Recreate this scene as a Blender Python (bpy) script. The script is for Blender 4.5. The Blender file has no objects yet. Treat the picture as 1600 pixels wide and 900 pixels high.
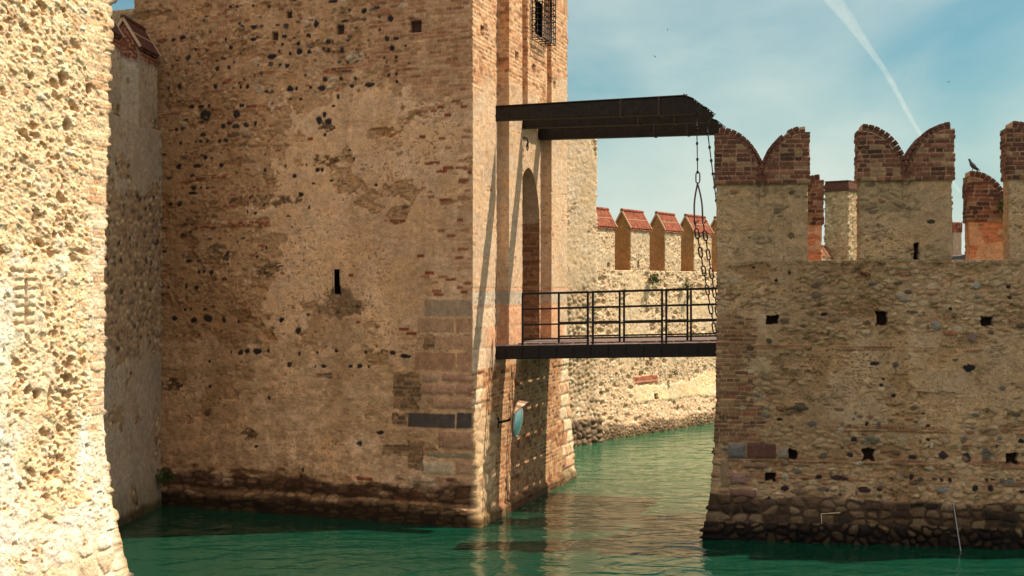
import bpy, math, random
import numpy as np
from mathutils import Vector

# ------------------------------------------------------------------ camera, sky, sun, exposure
scene = bpy.context.scene
COL = scene.collection
CAMZ = 4.4
F = 2000.0            # focal length in photo pixels (1600 wide)
cam_data = bpy.data.cameras.new("camera")
cam = bpy.data.objects.new("camera", cam_data)
COL.objects.link(cam)
cam.location = (0, 0, CAMZ)
cam.rotation_euler = (math.radians(90), 0, 0)
cam_data.sensor_width = 36
cam_data.lens = 36 * F / 1600
cam_data.clip_start = 0.1
cam_data.clip_end = 60000
scene.camera = cam

SUN = Vector((0.60, 0.122, 0.94)).normalized()
EL = math.asin(SUN.z)
AZ = math.atan2(SUN.x, SUN.y)
sd = bpy.data.lights.new("sun", 'SUN')
sd.energy = 4.9
sd.angle = math.radians(0.5)
sd.color = (1.0, 0.86, 0.71)
so = bpy.data.objects.new("sun", sd)
so.rotation_euler = (-SUN).to_track_quat('-Z', 'Y').to_euler()
so.location = (20, 5, 40)
COL.objects.link(so)

world = bpy.data.worlds.new("World")
scene.world = world
world.use_nodes = True
wn = world.node_tree.nodes
wl = world.node_tree.links
wn.clear()
w_out = wn.new('ShaderNodeOutputWorld')
w_bg = wn.new('ShaderNodeBackground')
w_sky = wn.new('ShaderNodeTexSky')
w_sky.sky_type = 'NISHITA'
w_sky.sun_disc = False
w_sky.sun_elevation = EL
w_sky.sun_rotation = AZ
w_sky.air_density = 1.0
w_sky.dust_density = 1.5
w_sky.ozone_density = 2.0
SKY_STRENGTH = 0.09
w_bg.inputs['Strength'].default_value = SKY_STRENGTH
w_tc = wn.new('ShaderNodeTexCoord')
w_map = wn.new('ShaderNodeMapping')
w_map.inputs['Scale'].default_value = (1.6, 1.6, 3.4)
w_map.inputs['Rotation'].default_value = (0.1, 0.28, 0.0)
w_map.inputs['Location'].default_value = (0.35, 0.2, 0.15)
wl.new(w_tc.outputs['Generated'], w_map.inputs['Vector'])
w_n = wn.new('ShaderNodeTexNoise')
w_n.inputs['Scale'].default_value = 2.0
w_n.inputs['Detail'].default_value = 7
w_n.inputs['Roughness'].default_value = 0.50
w_n.inputs['Distortion'].default_value = 0.25
wl.new(w_map.outputs[0], w_n.inputs['Vector'])
w_r = wn.new('ShaderNodeMapRange')
w_r.inputs['From Min'].default_value = 0.44
w_r.inputs['From Max'].default_value = 0.64
w_r.inputs['To Max'].default_value = 0.62
wl.new(w_n.outputs['Fac'], w_r.inputs['Value'])
w_sep = wn.new('ShaderNodeSeparateXYZ')
wl.new(w_tc.outputs['Generated'], w_sep.inputs[0])
w_h = wn.new('ShaderNodeMapRange')          # haze whitens the low sky
w_h.inputs['From Min'].default_value = 0.02
w_h.inputs['From Max'].default_value = 0.20
w_h.inputs['To Min'].default_value = 0.74
w_h.inputs['To Max'].default_value = 0.0
wl.new(w_sep.outputs['Z'], w_h.inputs['Value'])
w_add = wn.new('ShaderNodeMath'); w_add.operation = 'ADD'; w_add.use_clamp = True
wl.new(w_r.outputs[0], w_add.inputs[0]); wl.new(w_h.outputs[0], w_add.inputs[1])
w_mul = wn.new('ShaderNodeMath'); w_mul.operation = 'MULTIPLY'; w_mul.inputs[1].default_value = 0.92
wl.new(w_add.outputs[0], w_mul.inputs[0])
w_hue = wn.new('ShaderNodeMix'); w_hue.data_type = 'RGBA'; w_hue.blend_type = 'MULTIPLY'
w_hue.inputs['Factor'].default_value = 1.0
w_hue.inputs['B'].default_value = (0.42, 0.78, 0.72, 1)
wl.new(w_sky.outputs[0], w_hue.inputs['A'])
w_mix = wn.new('ShaderNodeMix'); w_mix.data_type = 'RGBA'
w_fill = wn.new('ShaderNodeMapRange')       # unseen bright haze added behind and above the viewer as fill light
w_fill.interpolation_type = 'SMOOTHSTEP'
w_fill.inputs['From Min'].default_value = 0.45
w_fill.inputs['From Max'].default_value = -0.30
wl.new(w_sep.outputs['Y'], w_fill.inputs['Value'])
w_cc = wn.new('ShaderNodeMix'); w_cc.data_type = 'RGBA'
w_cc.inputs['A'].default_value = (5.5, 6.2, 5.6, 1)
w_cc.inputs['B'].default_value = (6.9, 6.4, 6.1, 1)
wl.new(w_fill.outputs[0], w_cc.inputs['Factor'])
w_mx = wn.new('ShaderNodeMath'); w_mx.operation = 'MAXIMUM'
wl.new(w_mul.outputs[0], w_mx.inputs[0]); wl.new(w_fill.outputs[0], w_mx.inputs[1])
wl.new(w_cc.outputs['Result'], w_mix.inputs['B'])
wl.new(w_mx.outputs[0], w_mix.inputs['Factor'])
wl.new(w_hue.outputs['Result'], w_mix.inputs['A'])
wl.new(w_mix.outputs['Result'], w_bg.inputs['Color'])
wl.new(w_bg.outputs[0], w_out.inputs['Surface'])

scene.view_settings.view_transform = 'Standard'
scene.view_settings.look = 'None'
scene.view_settings.gamma = 1.0
scene.view_settings.exposure = 0.5
scene.render.engine = 'CYCLES'

# ------------------------------------------------------------------ helpers
def lin(c):
    a = np.asarray(c, float) / 255.0
    return np.where(a <= 0.04045, a / 12.92, ((a + 0.055) / 1.055) ** 2.4)

def pt(x, y, Y):
    """photo pixel at depth Y -> world point (used only to measure real positions)"""
    return Vector(((x - 800) / F * Y, Y, CAMZ - (y - 450) / F * Y))

def zpix(y, Y):
    return CAMZ - (y - 450) / F * Y

def hsh(ix, iy, seed):
    ix = ix.astype(np.int64).astype(np.uint32); iy = iy.astype(np.int64).astype(np.uint32)
    h = ix * np.uint32(374761393) + iy * np.uint32(668265263) + np.uint32((seed * 2246822519) & 0xffffffff)
    h = (h ^ (h >> np.uint32(13))) * np.uint32(1274126177)
    h = (h ^ (h >> np.uint32(16))) * np.uint32(2246822519)
    h = h ^ (h >> np.uint32(15))
    return h.astype(np.float64) / 4294967295.0

def vn(x, y, seed=0):
    xi = np.floor(x); yi = np.floor(y)
    fx = x - xi; fy = y - yi
    fx = fx * fx * (3 - 2 * fx); fy = fy * fy * (3 - 2 * fy)
    a = hsh(xi, yi, seed); b = hsh(xi + 1, yi, seed)
    c = hsh(xi, yi + 1, seed); d = hsh(xi + 1, yi + 1, seed)
    return (a * (1 - fx) + b * fx) * (1 - fy) + (c * (1 - fx) + d * fx) * fy

def fbm(x, y, seed=0, o=4, g=0.5):
    r = 0; a = 1.0; t = 0
    for i in range(o):
        r = r + a * vn(x * 2 ** i + 17.3 * i, y * 2 ** i - 9.1 * i, seed + 31 * i)
        t += a; a *= g
    return r / t

def sst(a, b, x):
    t = np.clip((x - a) / (b - a), 0, 1)
    return t * t * (3 - 2 * t)

def worley(x, y, seed, jit=0.85):
    xi = np.floor(x); yi = np.floor(y)
    f1 = np.full(x.shape, 9.0); f2 = np.full(x.shape, 9.0)
    cx = np.zeros(x.shape); cy = np.zeros(x.shape)
    for dx in (-1, 0, 1):
        for dy in (-1, 0, 1):
            ax = xi + dx; ay = yi + dy
            px = ax + 0.5 + (hsh(ax, ay, seed) - 0.5) * jit
            py = ay + 0.5 + (hsh(ax, ay, seed + 7) - 0.5) * jit
            d = np.hypot(px - x, py - y)
            n = d < f1
            f2 = np.where(n, f1, np.minimum(f2, d))
            cx = np.where(n, ax, cx); cy = np.where(n, ay, cy)
            f1 = np.where(n, d, f1)
    return f1, f2, cx, cy

def pick(r, palette):
    pal = np.array([lin(p[1:]) for p in palette])
    w = np.cumsum([p[0] for p in palette]); w = w / w[-1]
    i = np.clip(np.searchsorted(w, r.ravel()), 0, len(palette) - 1)
    return pal[i].reshape(r.shape + (3,))

PLASTER = (196, 164, 126)
MORTAR = (186, 156, 116)
STONES = [(5, 178, 148, 110), (3, 158, 130, 98), (2.2, 140, 118, 92), (1.4, 196, 176, 142), (1.0, 96, 86, 74), (1.0, 160, 112, 84), (0.5, 60, 56, 54)]
BRICKS = [(4, 165, 104, 70), (3, 148, 88, 58), (2, 184, 128, 90), (1.5, 122, 74, 52), (1, 196, 156, 116)]

def P_plaster(U, Z, seed, col=PLASTER, rough=1.0):
    n1 = fbm(U * 1.1, Z * 0.9, seed, 4)
    n2 = fbm(U * 9, Z * 11, seed + 3, 4, 0.65)
    n3 = fbm(U * 40, Z * 40, seed + 5, 3, 0.7)
    pits = sst(0.76, 0.86, vn(U * 26, Z * 34, seed + 9)) * sst(0.45, 0.7, n1 + 0.3 * (n2 - .5))
    H = (n2 - 0.5) * 0.016 * rough + (n3 - 0.5) * 0.008 * rough - pits * 0.012
    v = 1 + (n1 - 0.5) * 0.5 + (n2 - 0.5) * 0.42 + (n3 - .5) * 0.30
    C = lin(col) * v[..., None]
    tint = fbm(U * 2.3 + 9, Z * 2.9, seed + 21, 3)
    C = C * (1 + (tint - 0.5)[..., None] * np.array([0.10, -0.04, -0.30]))
    C = C * (1 - 0.55 * pits[..., None])
    return H, C

def P_brick(U, Z, seed, bl=0.25, bh=0.074, pal=BRICKS, mortar=MORTAR, relief=0.010, wear=0.35):
    U = U + (fbm(U * 2, Z * 3, seed + 2, 2) - .5) * 0.03
    Z = Z + (fbm(U * 1.3, Z * 4, seed + 4, 2) - .5) * 0.022
    row = np.floor(Z / bh)
    off = hsh(row, row * 0, seed) * bl
    cu = (U + off) / bl
    ci = np.floor(cu); half = hsh(ci, row, seed + 8) > 0.62
    fu = cu - ci; k = np.where(half, 2.0, 1.0)
    sub = np.floor(fu * k); fu2 = fu * k - sub
    ci = ci * 2 + sub
    du = np.minimum(fu2, 1 - fu2) * bl / k
    dz = np.minimum(Z / bh - row, 1 - (Z / bh - row)) * bh
    e = fbm(U * 45, Z * 45, seed + 6, 2) * 0.006
    m = sst(0.003, 0.0085, np.minimum(du, dz) + 0.003 - e)
    r = hsh(ci, row, seed + 11); r2 = hsh(ci, row, seed + 12)
    C = pick(r, pal) * (0.82 + 0.36 * r2)[..., None]
    fn = fbm(U * 30, Z * 40, seed + 14, 3, .65)
    C = C * (0.72 + 0.56 * fn)[..., None]
    M = lin(mortar) * (0.7 + 0.6 * fbm(U * 20, Z * 20, seed + 15, 3))[..., None]
    lost = sst(1 - wear * .5, 1 - wear * .5 + .03, hsh(ci, row, seed + 19))
    H = m * (relief + (r2 - .5) * relief * 0.9) * (1 - 1.6 * lost) + (fn - .5) * 0.006
    C = M * (1 - m)[..., None] + C * m[..., None]
    return H, C

def P_rubble(U, Z, seed, sx=0.17, sz=0.11, relief=0.03, pal=STONES, mortar=MORTAR, fill=0.5, jit=0.8):
    wx = (fbm(U * 5, Z * 5, seed + 1, 3) - .5) * 0.09
    wz = (fbm(U * 5 + 40, Z * 6, seed + 2, 3) - .5) * 0.07
    x = (U + wx) / sx; y = (Z + wz) / sz
    f1, f2, cx, cy = worley(x, y, seed, jit)
    r = hsh(cx, cy, seed + 3); r2 = hsh(cx, cy, seed + 4); r3 = hsh(cx, cy, seed + 5)
    d = f2 - f1
    th = 0.06 + (1 - fill) * 0.45 * r3
    m = sst(th, th + 0.10, d)
    dome = np.clip((d - th) / 0.55, 0, 1) ** 0.6
    fn = fbm(U * 26, Z * 26, seed + 6, 4, .65)
    f2n = fbm(U * 7, Z * 7, seed + 16, 3)
    H = m * (relief * (0.25 + 0.75 * dome) * (0.35 + 0.9 * r2)) + (fn - .5) * 0.014 + (f2n - .5) * .02
    Cs = pick(r, pal) * (0.70 + 0.6 * fn)[..., None] * (.85 + .3 * r3)[..., None]
    M = lin(mortar) * (0.55 + 0.9 * fbm(U * 16, Z * 16, seed + 7, 4, .6))[..., None]
    return H, M * (1 - m)[..., None] + Cs * m[..., None]

class Panel:
    """relief and stone colours of one wall face; U along the face, Z up"""
    def __init__(s, U, Z):
        s.U = U; s.Z = Z; s.H = np.zeros(U.shape); s.C = np.ones(U.shape + (3,)) * .4
    def put(s, m, layer, dh=0.0):
        H, C = layer
        s.H = s.H * (1 - m) + (H + dh) * m
        s.C = s.C * (1 - m)[..., None] + C * m[..., None]
    def stain(s, m, mult):
        s.C = s.C * (1 - m[..., None] * (1 - np.asarray(mult)))
    def blob(s, u, z, ru, rz, col, dh=-0.012, seed=1, sharp=0.22, var=.35, rag=.9):
        w = (np.abs(s.U[0] - u) < ru * 1.7); h = (np.abs(s.Z[:, 0] - z) < rz * 1.7)
        if not w.any() or not h.any(): return
        ix = np.ix_(np.where(h)[0], np.where(w)[0])
        U = s.U[ix]; Z = s.Z[ix]
        q = 0.5 / max(ru, rz)
        n = fbm(U * q * 3 + u * 7, Z * q * 3 + z * 3, seed, 3) - .5
        d = np.sqrt(((U - u) / ru) ** 2 + ((Z - z) / rz) ** 2) + n * rag
        m = sst(1.0 + sharp * .5, 1.0 - sharp * .5, d)
        C = lin(col) * (1 - var / 2 + var * fbm(U * 40, Z * 40, seed + 2, 3))[..., None]
        s.C[ix] = s.C[ix] * (1 - m)[..., None] + C * m[..., None]
        s.H[ix] = s.H[ix] * (1 - m) + (dh + 0.012 * np.clip(1 - d, 0, 1)) * m
    def patch(s, u, z, ru, rz, seed, col):
        """ragged hole in the render that shows small rubble"""
        d = np.sqrt(((s.U - u) / ru) ** 2 + ((s.Z - z) / rz) ** 2)
        d = d + (fbm(s.U * 7, s.Z * 9, seed, 5, .65) - .5) * 2.4
        m = sst(1.08, .95, d) * sst(.33, .5, fbm(s.U * 9, s.Z * 13, seed + 3, 3))
        c = np.array(col)
        pal = [(3, *c), (2, *(c * .82)), (2, *np.minimum(c * 1.25, 230)), (1, *(c * .62))]
        s.put(m, P_rubble(s.U, s.Z, seed + 9, .13, .06, .02, pal, tuple(c * .95), .3), -.024)
    def rect(s, u0, u1, z0, z1, col, dh=0.0, seed=1, soft=0.006, bulge=0.0, var=.35, wob=.02):
        a, b = min(u0, u1), max(u0, u1); c, d_ = min(z0, z1), max(z0, z1)
        w = (s.U[0] > a - .05) & (s.U[0] < b + .05); h = (s.Z[:, 0] > c - .05) & (s.Z[:, 0] < d_ + .05)
        if not w.any() or not h.any(): return
        ix = np.ix_(np.where(h)[0], np.where(w)[0])
        U = s.U[ix]; Z = s.Z[ix]
        n = (fbm(U * 12, Z * 12, seed, 3) - .5) * wob
        e = np.minimum(np.minimum(U - a, b - U), np.minimum(Z - c, d_ - Z)) + n
        m = sst(-soft * .5, soft, e)
        fn = fbm(U * 9, Z * 9, seed + 2, 4, .65); f3 = fbm(U * 45, Z * 45, seed + 3, 3, .7)
        C = lin(col) * (1 - var + var * (fn + f3))[..., None]
        bl = bulge * np.clip(e / 0.06, 0, 1) ** .6 * (0.7 + .6 * fn)
        s.C[ix] = s.C[ix] * (1 - m)[..., None] + C * m[..., None]
        s.H[ix] = s.H[ix] * (1 - m) + (dh + bl + (f3 - .5) * .006) * m

# ---- materials
def new_mat(name):
    m = bpy.data.materials.new(name); m.use_nodes = True
    return m, m.node_tree.nodes, m.node_tree.links, m.node_tree.nodes['Principled BSDF']

def masonry_mat(name, grain=1.0):
    m, n, l, b = new_mat(name)
    at = n.new('ShaderNodeAttribute'); at.attribute_name = 'stone_colour'
    geo = n.new('ShaderNodeNewGeometry')
    n1 = n.new('ShaderNodeTexNoise'); n1.inputs['Scale'].default_value = 55 * grain; n1.inputs['Detail'].default_value = 6; n1.inputs['Roughness'].default_value = .7
    n2 = n.new('ShaderNodeTexNoise'); n2.inputs['Scale'].default_value = 9; n2.inputs['Detail'].default_value = 5
    for t in (n1, n2): l.new(geo.outputs['Position'], t.inputs['Vector'])
    r = n.new('ShaderNodeMapRange'); r.inputs['From Min'].default_value = .3; r.inputs['From Max'].default_value = .7
    r.inputs['To Min'].default_value = .62; r.inputs['To Max'].default_value = 1.34
    l.new(n1.outputs['Fac'], r.inputs['Value'])
    r2 = n.new('ShaderNodeMapRange'); r2.inputs['From Min'].default_value = .3; r2.inputs['From Max'].default_value = .7
    r2.inputs['To Min'].default_value = .84; r2.inputs['To Max'].default_value = 1.14
    l.new(n2.outputs['Fac'], r2.inputs['Value'])
    mu = n.new('ShaderNodeMath'); mu.operation = 'MULTIPLY'
    l.new(r.outputs[0], mu.inputs[0]); l.new(r2.outputs[0], mu.inputs[1])
    mp = n.new('ShaderNodeMapping'); mp.inputs['Scale'].default_value = (1, 1, 1.9); l.new(geo.outputs['Position'], mp.inputs['Vector'])
    n3 = n.new('ShaderNodeTexNoise'); n3.inputs['Scale'].default_value = 24 * grain; n3.inputs['Detail'].default_value = 4; n3.inputs['Roughness'].default_value = .6
    l.new(mp.outputs[0], n3.inputs['Vector'])
    pz = n.new('ShaderNodeMapRange'); pz.inputs['From Min'].default_value = .60; pz.inputs['From Max'].default_value = .68
    pz.inputs['To Min'].default_value = 1.0; pz.inputs['To Max'].default_value = .50
    l.new(n3.outputs['Fac'], pz.inputs['Value'])
    mu0 = mu; mu = n.new('ShaderNodeMath'); mu.operation = 'MULTIPLY'; l.new(mu0.outputs[0], mu.inputs[0]); l.new(pz.outputs[0], mu.inputs[1])
    vm = n.new('ShaderNodeVectorMath'); vm.operation = 'SCALE'
    l.new(at.outputs['Color'], vm.inputs[0]); l.new(mu.outputs[0], vm.inputs['Scale'])
    l.new(vm.outputs[0], b.inputs['Base Color'])
    b.inputs['Roughness'].default_value = .93
    b.inputs['Specular IOR Level'].default_value = .25
    bu = n.new('ShaderNodeBump'); bu.inputs['Strength'].default_value = .8; bu.inputs['Distance'].default_value = .010
    hh = n.new('ShaderNodeMath'); hh.operation = 'MULTIPLY_ADD'; hh.inputs[1].default_value = .8
    l.new(pz.outputs[0], hh.inputs[0]); l.new(n1.outputs['Fac'], hh.inputs[2])
    l.new(hh.outputs[0], bu.inputs['Height']); l.new(bu.outputs[0], b.inputs['Normal'])
    return m

def plain_mat(name, col, rough=.7, metal=0.0, var=.3, scale=12, bump=.003, spec=.4):
    m, n, l, b = new_mat(name)
    geo = n.new('ShaderNodeNewGeometry')
    t = n.new('ShaderNodeTexNoise'); t.inputs['Scale'].default_value = scale; t.inputs['Detail'].default_value = 6; t.inputs['Roughness'].default_value = .65
    l.new(geo.outputs['Position'], t.inputs['Vector'])
    r = n.new('ShaderNodeValToRGB')
    c = lin(col)
    r.color_ramp.elements[0].position = .3; r.color_ramp.elements[1].position = .72
    r.color_ramp.elements[0].color = (*(c * (1 - var)), 1); r.color_ramp.elements[1].color = (*(c * (1 + var)), 1)
    l.new(t.outputs['Fac'], r.inputs[0]); l.new(r.outputs[0], b.inputs['Base Color'])
    b.inputs['Roughness'].default_value = rough; b.inputs['Metallic'].default_value = metal
    b.inputs['Specular IOR Level'].default_value = spec
    bu = n.new('ShaderNodeBump'); bu.inputs['Distance'].default_value = bump; bu.inputs['Strength'].default_value = .7
    l.new(t.outputs['Fac'], bu.inputs['Height']); l.new(bu.outputs[0], b.inputs['Normal'])
    return m

M_MAS = masonry_mat("masonry")
M_FAR = masonry_mat("masonry_coarse", .6)
M_IRON = plain_mat("black_iron", (34, 28, 25), .6, .4, .5, 30, .002)
M_TIMBER = plain_mat("tarred_timber", (36, 28, 22), .85, 0, .7, 14, .004)
M_PLANK = plain_mat("old_planks", (112, 92, 82), .85, 0, .35, 14, .003)
M_BRICK = plain_mat("coping_brick", (150, 86, 60), .9, 0, .35, 25, .005, .2)
M_MORT = plain_mat("lime_mortar", (190, 160, 128), .95, 0, .25, 30, .004, .2)
M_TILE = plain_mat("roof_tile", (138, 78, 56), .88, 0, .6, 9, .004, .2)
M_TILE2 = plain_mat("brown_shade_tile", (92, 60, 48), .9, 0, .4, 16, .004, .2)  # brown turret cap tile; on the inner merlons its darkness carries their shade
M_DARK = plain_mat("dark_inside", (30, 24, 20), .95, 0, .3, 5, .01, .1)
M_LEAF = plain_mat("wall_plant_leaf", (72, 88, 36), .7, 0, .45, 40, .002)

# ---- objects
def tag(o, label=None, cat=None, group=None, kind=None):
    if label: o['label'] = label
    if cat: o['category'] = cat
    if group: o['group'] = group
    if kind: o['kind'] = kind
    return o

def thing(name, label, cat, loc, group=None):
    o = bpy.data.objects.new(name, None); COL.objects.link(o)
    o.location = loc; o.empty_display_size = .3
    return tag(o, label, cat, group, 'thing')

def wloc(p):
    v = Vector((0, 0, 0))
    while p is not None:
        v = v + Vector(p.location); p = p.parent
    return v

def link(name, me, mat, parent=None, origin=None):
    """me has world-space vertices"""
    if mat: me.materials.append(mat)
    o = bpy.data.objects.new(name, me); COL.objects.link(o)
    base = wloc(parent)
    org = Vector(origin) if origin is not None else base
    co = np.empty(len(me.vertices) * 3); me.vertices.foreach_get('co', co)
    co = co.reshape(-1, 3) - np.array(org); me.vertices.foreach_set('co', co.ravel())
    o.location = org - base
    if parent: o.parent = parent
    me.update()
    return o

def mesh_np(name, V, Fq, C=None, smooth=True):
    me = bpy.data.meshes.new(name)
    V = np.ascontiguousarray(V, dtype=np.float32); Fq = np.ascontiguousarray(Fq, dtype=np.int32)
    me.vertices.add(len(V)); me.vertices.foreach_set('co', V.ravel())
    me.loops.add(Fq.size); me.loops.foreach_set('vertex_index', Fq.ravel())
    me.polygons.add(len(Fq))
    me.polygons.foreach_set('loop_start', np.arange(len(Fq), dtype=np.int32) * 4)
    me.polygons.foreach_set('loop_total', np.full(len(Fq), 4, dtype=np.int32))
    me.update(calc_edges=True)
    if C is not None:
        a = me.attributes.new('stone_colour', 'FLOAT_COLOR', 'POINT')
        cc = np.ones((len(V), 4), dtype=np.float32); cc[:, :3] = np.clip(C, 0.004, .9)
        a.data.foreach_set('color', cc.ravel())
    me.polygons.foreach_set('use_smooth', np.full(len(Fq), smooth))
    me.validate(); me.update()
    return me

def arr(a, b, st):
    n = max(1, int(round(abs(b - a) / st)))
    return np.linspace(a, b, n + 1)

def spans(*seq):
    """spans(a, step, b, step, c ...)"""
    out = [np.array([seq[0]])]
    for i in range(1, len(seq) - 1, 2):
        out.append(arr(seq[i - 1], seq[i + 1], seq[i])[1:])
    return np.concatenate(out)

def ribbon(name, parent, pts, segS, zs, paints, closed=False, batters=None, depths=None, upaint=None,
           holes=None, ztop=None, mat=None, cap=None, origin=None, smooth=True):
    """vertical wall skin along a plan polyline, outside on the right of the path; relief is real displacement"""
    pts = [np.array(p[:2], float) for p in pts]
    nseg = len(pts) if closed else len(pts) - 1
    nrm = []; dirs = []
    for i in range(nseg):
        d = pts[(i + 1) % len(pts)] - pts[i]; d = d / np.linalg.norm(d)
        dirs.append(d); nrm.append(np.array([d[1], -d[0]]))
    cols_v = []; cols_c = []; meta = []
    for i in range(nseg):
        S = np.array(segS[i], float)
        if closed or i < nseg - 1: S = S[:-1]
        UP = S.copy() if not (upaint and upaint[i] is not None) else upaint[i][:len(S)]
        L = len(S)
        Ng = np.repeat(nrm[i][None], L, 0)
        prev = nrm[i - 1] if (i > 0 or closed) else None
        if prev is not None:
            s = nrm[i] + prev; Ng[0] = s / (1 + nrm[i] @ prev + 1e-9)
        if ztop is None:
            Z = np.repeat(zs[:, None], L, 1)
        else:
            zt = ztop[i](UP) if callable(ztop[i]) else np.full(L, ztop[i])
            t = (zs - zs[0]) / (zs[-1] - zs[0])
            Z = zs[0] + t[:, None] * (zt - zs[0])[None, :]
        Ug = np.repeat(UP[None], len(zs), 0)
        pn = Panel(Ug, Z); paints[i](pn)
        H = pn.H.copy()
        if batters and batters[i]: H = H + batters[i](Z)
        if i > 0 or closed:
            if batters and (batters[i - 1] or batters[i]):
                bp = batters[i - 1](Z[:, 0]) if batters[i - 1] else 0 * Z[:, 0]
                bc = batters[i](Z[:, 0]) if batters[i] else 0 * Z[:, 0]
        if depths and depths[i] is not None: H = H - depths[i](S, Z)
        P = pts[i][None] + dirs[i][None] * S[:, None]
        X = P[None, :, 0] + Ng[None, :, 0] * H; Y = P[None, :, 1] + Ng[None, :, 1] * H
        if (i > 0 or closed) and batters and (batters[i - 1] or batters[i]):
            h0 = pn.H[:, 0]; a = nrm[i]; b = nrm[i - 1]
            # corner point solves n_i.x = h+bc , n_prev.x = h+bp
            det = a[0] * b[1] - a[1] * b[0]
            ra = h0 + bc; rb = h0 + bp
            X[:, 0] = P[0, 0] + (ra * b[1] - rb * a[1]) / det
            Y[:, 0] = P[0, 1] + (a[0] * rb - b[0] * ra) / det
        cols_v.append(np.stack([X, Y, Z], -1)); cols_c.append(pn.C)
        meta += [(i, s) for s in S]
    V = np.concatenate(cols_v, 1); C = np.concatenate(cols_c, 1)
    nz, nc = V.shape[:2]
    idx = np.arange(nz * nc).reshape(nz, nc)
    nx = np.roll(idx, -1, 1) if closed else idx[:, 1:]
    cu = idx if closed else idx[:, :-1]
    q = np.stack([cu[:-1], nx[:-1], nx[1:], cu[1:]], -1)
    keep = np.ones(q.shape[:2], bool)
    if holes:
        segi = np.array([m[0] for m in meta]); ss = np.array([m[1] for m in meta])
        if not closed: segi = segi[:-1]; ss2 = (ss[:-1] + ss[1:]) / 2
        else: ss2 = ss
        for (sg, fn) in holes:
            c = np.where(segi == sg)[0]
            nxs = np.concatenate([ss[1:], ss[-1:]])[c]
            sm = np.where(nxs > ss[c], (ss[c] + nxs) / 2, ss[c])
            zm = (V[:-1, :, 2] + V[1:, :, 2])[:, c] / 2
            keep[:, c] &= ~fn(np.repeat(sm[None], nz - 1, 0), zm)
    Fq = q[keep]
    Vf = V.reshape(-1, 3); Cf = C.reshape(-1, 3)
    if cap is not None and closed:
        # cap = (front seg, back seg): bridge equal-length columns across the top
        segi = np.array([m[0] for m in meta])
        f = np.where(segi == cap[0])[0]; b = np.where(segi == cap[1])[0]
        f = np.concatenate([f, [(f[-1] + 1) % nc]]); b = np.concatenate([b, [(b[-1] + 1) % nc]])[::-1]
        n = 6; base = len(Vf); top = idx[-1]
        rows = [top[f]]
        extra = []; ec = []
        for k in range(1, n):
            t = k / n
            extra.append(Vf[top[f]] * (1 - t) + Vf[top[b]] * t); ec.append(Cf[top[f]] * (1 - t) + Cf[top[b]] * t)
            rows.append(base + (k - 1) * len(f) + np.arange(len(f)))
        rows.append(top[b])
        Vf = np.concatenate([Vf] + extra); Cf = np.concatenate([Cf] + ec)
        R = np.array(rows)
        Fq = np.concatenate([Fq, np.stack([R[:-1, :-1], R[:-1, 1:], R[1:, 1:], R[1:, :-1]], -1).reshape(-1, 4)])
    me = mesh_np(name, Vf, Fq, Cf, smooth)
    return link(name, me, mat or M_MAS, parent, origin)

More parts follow.
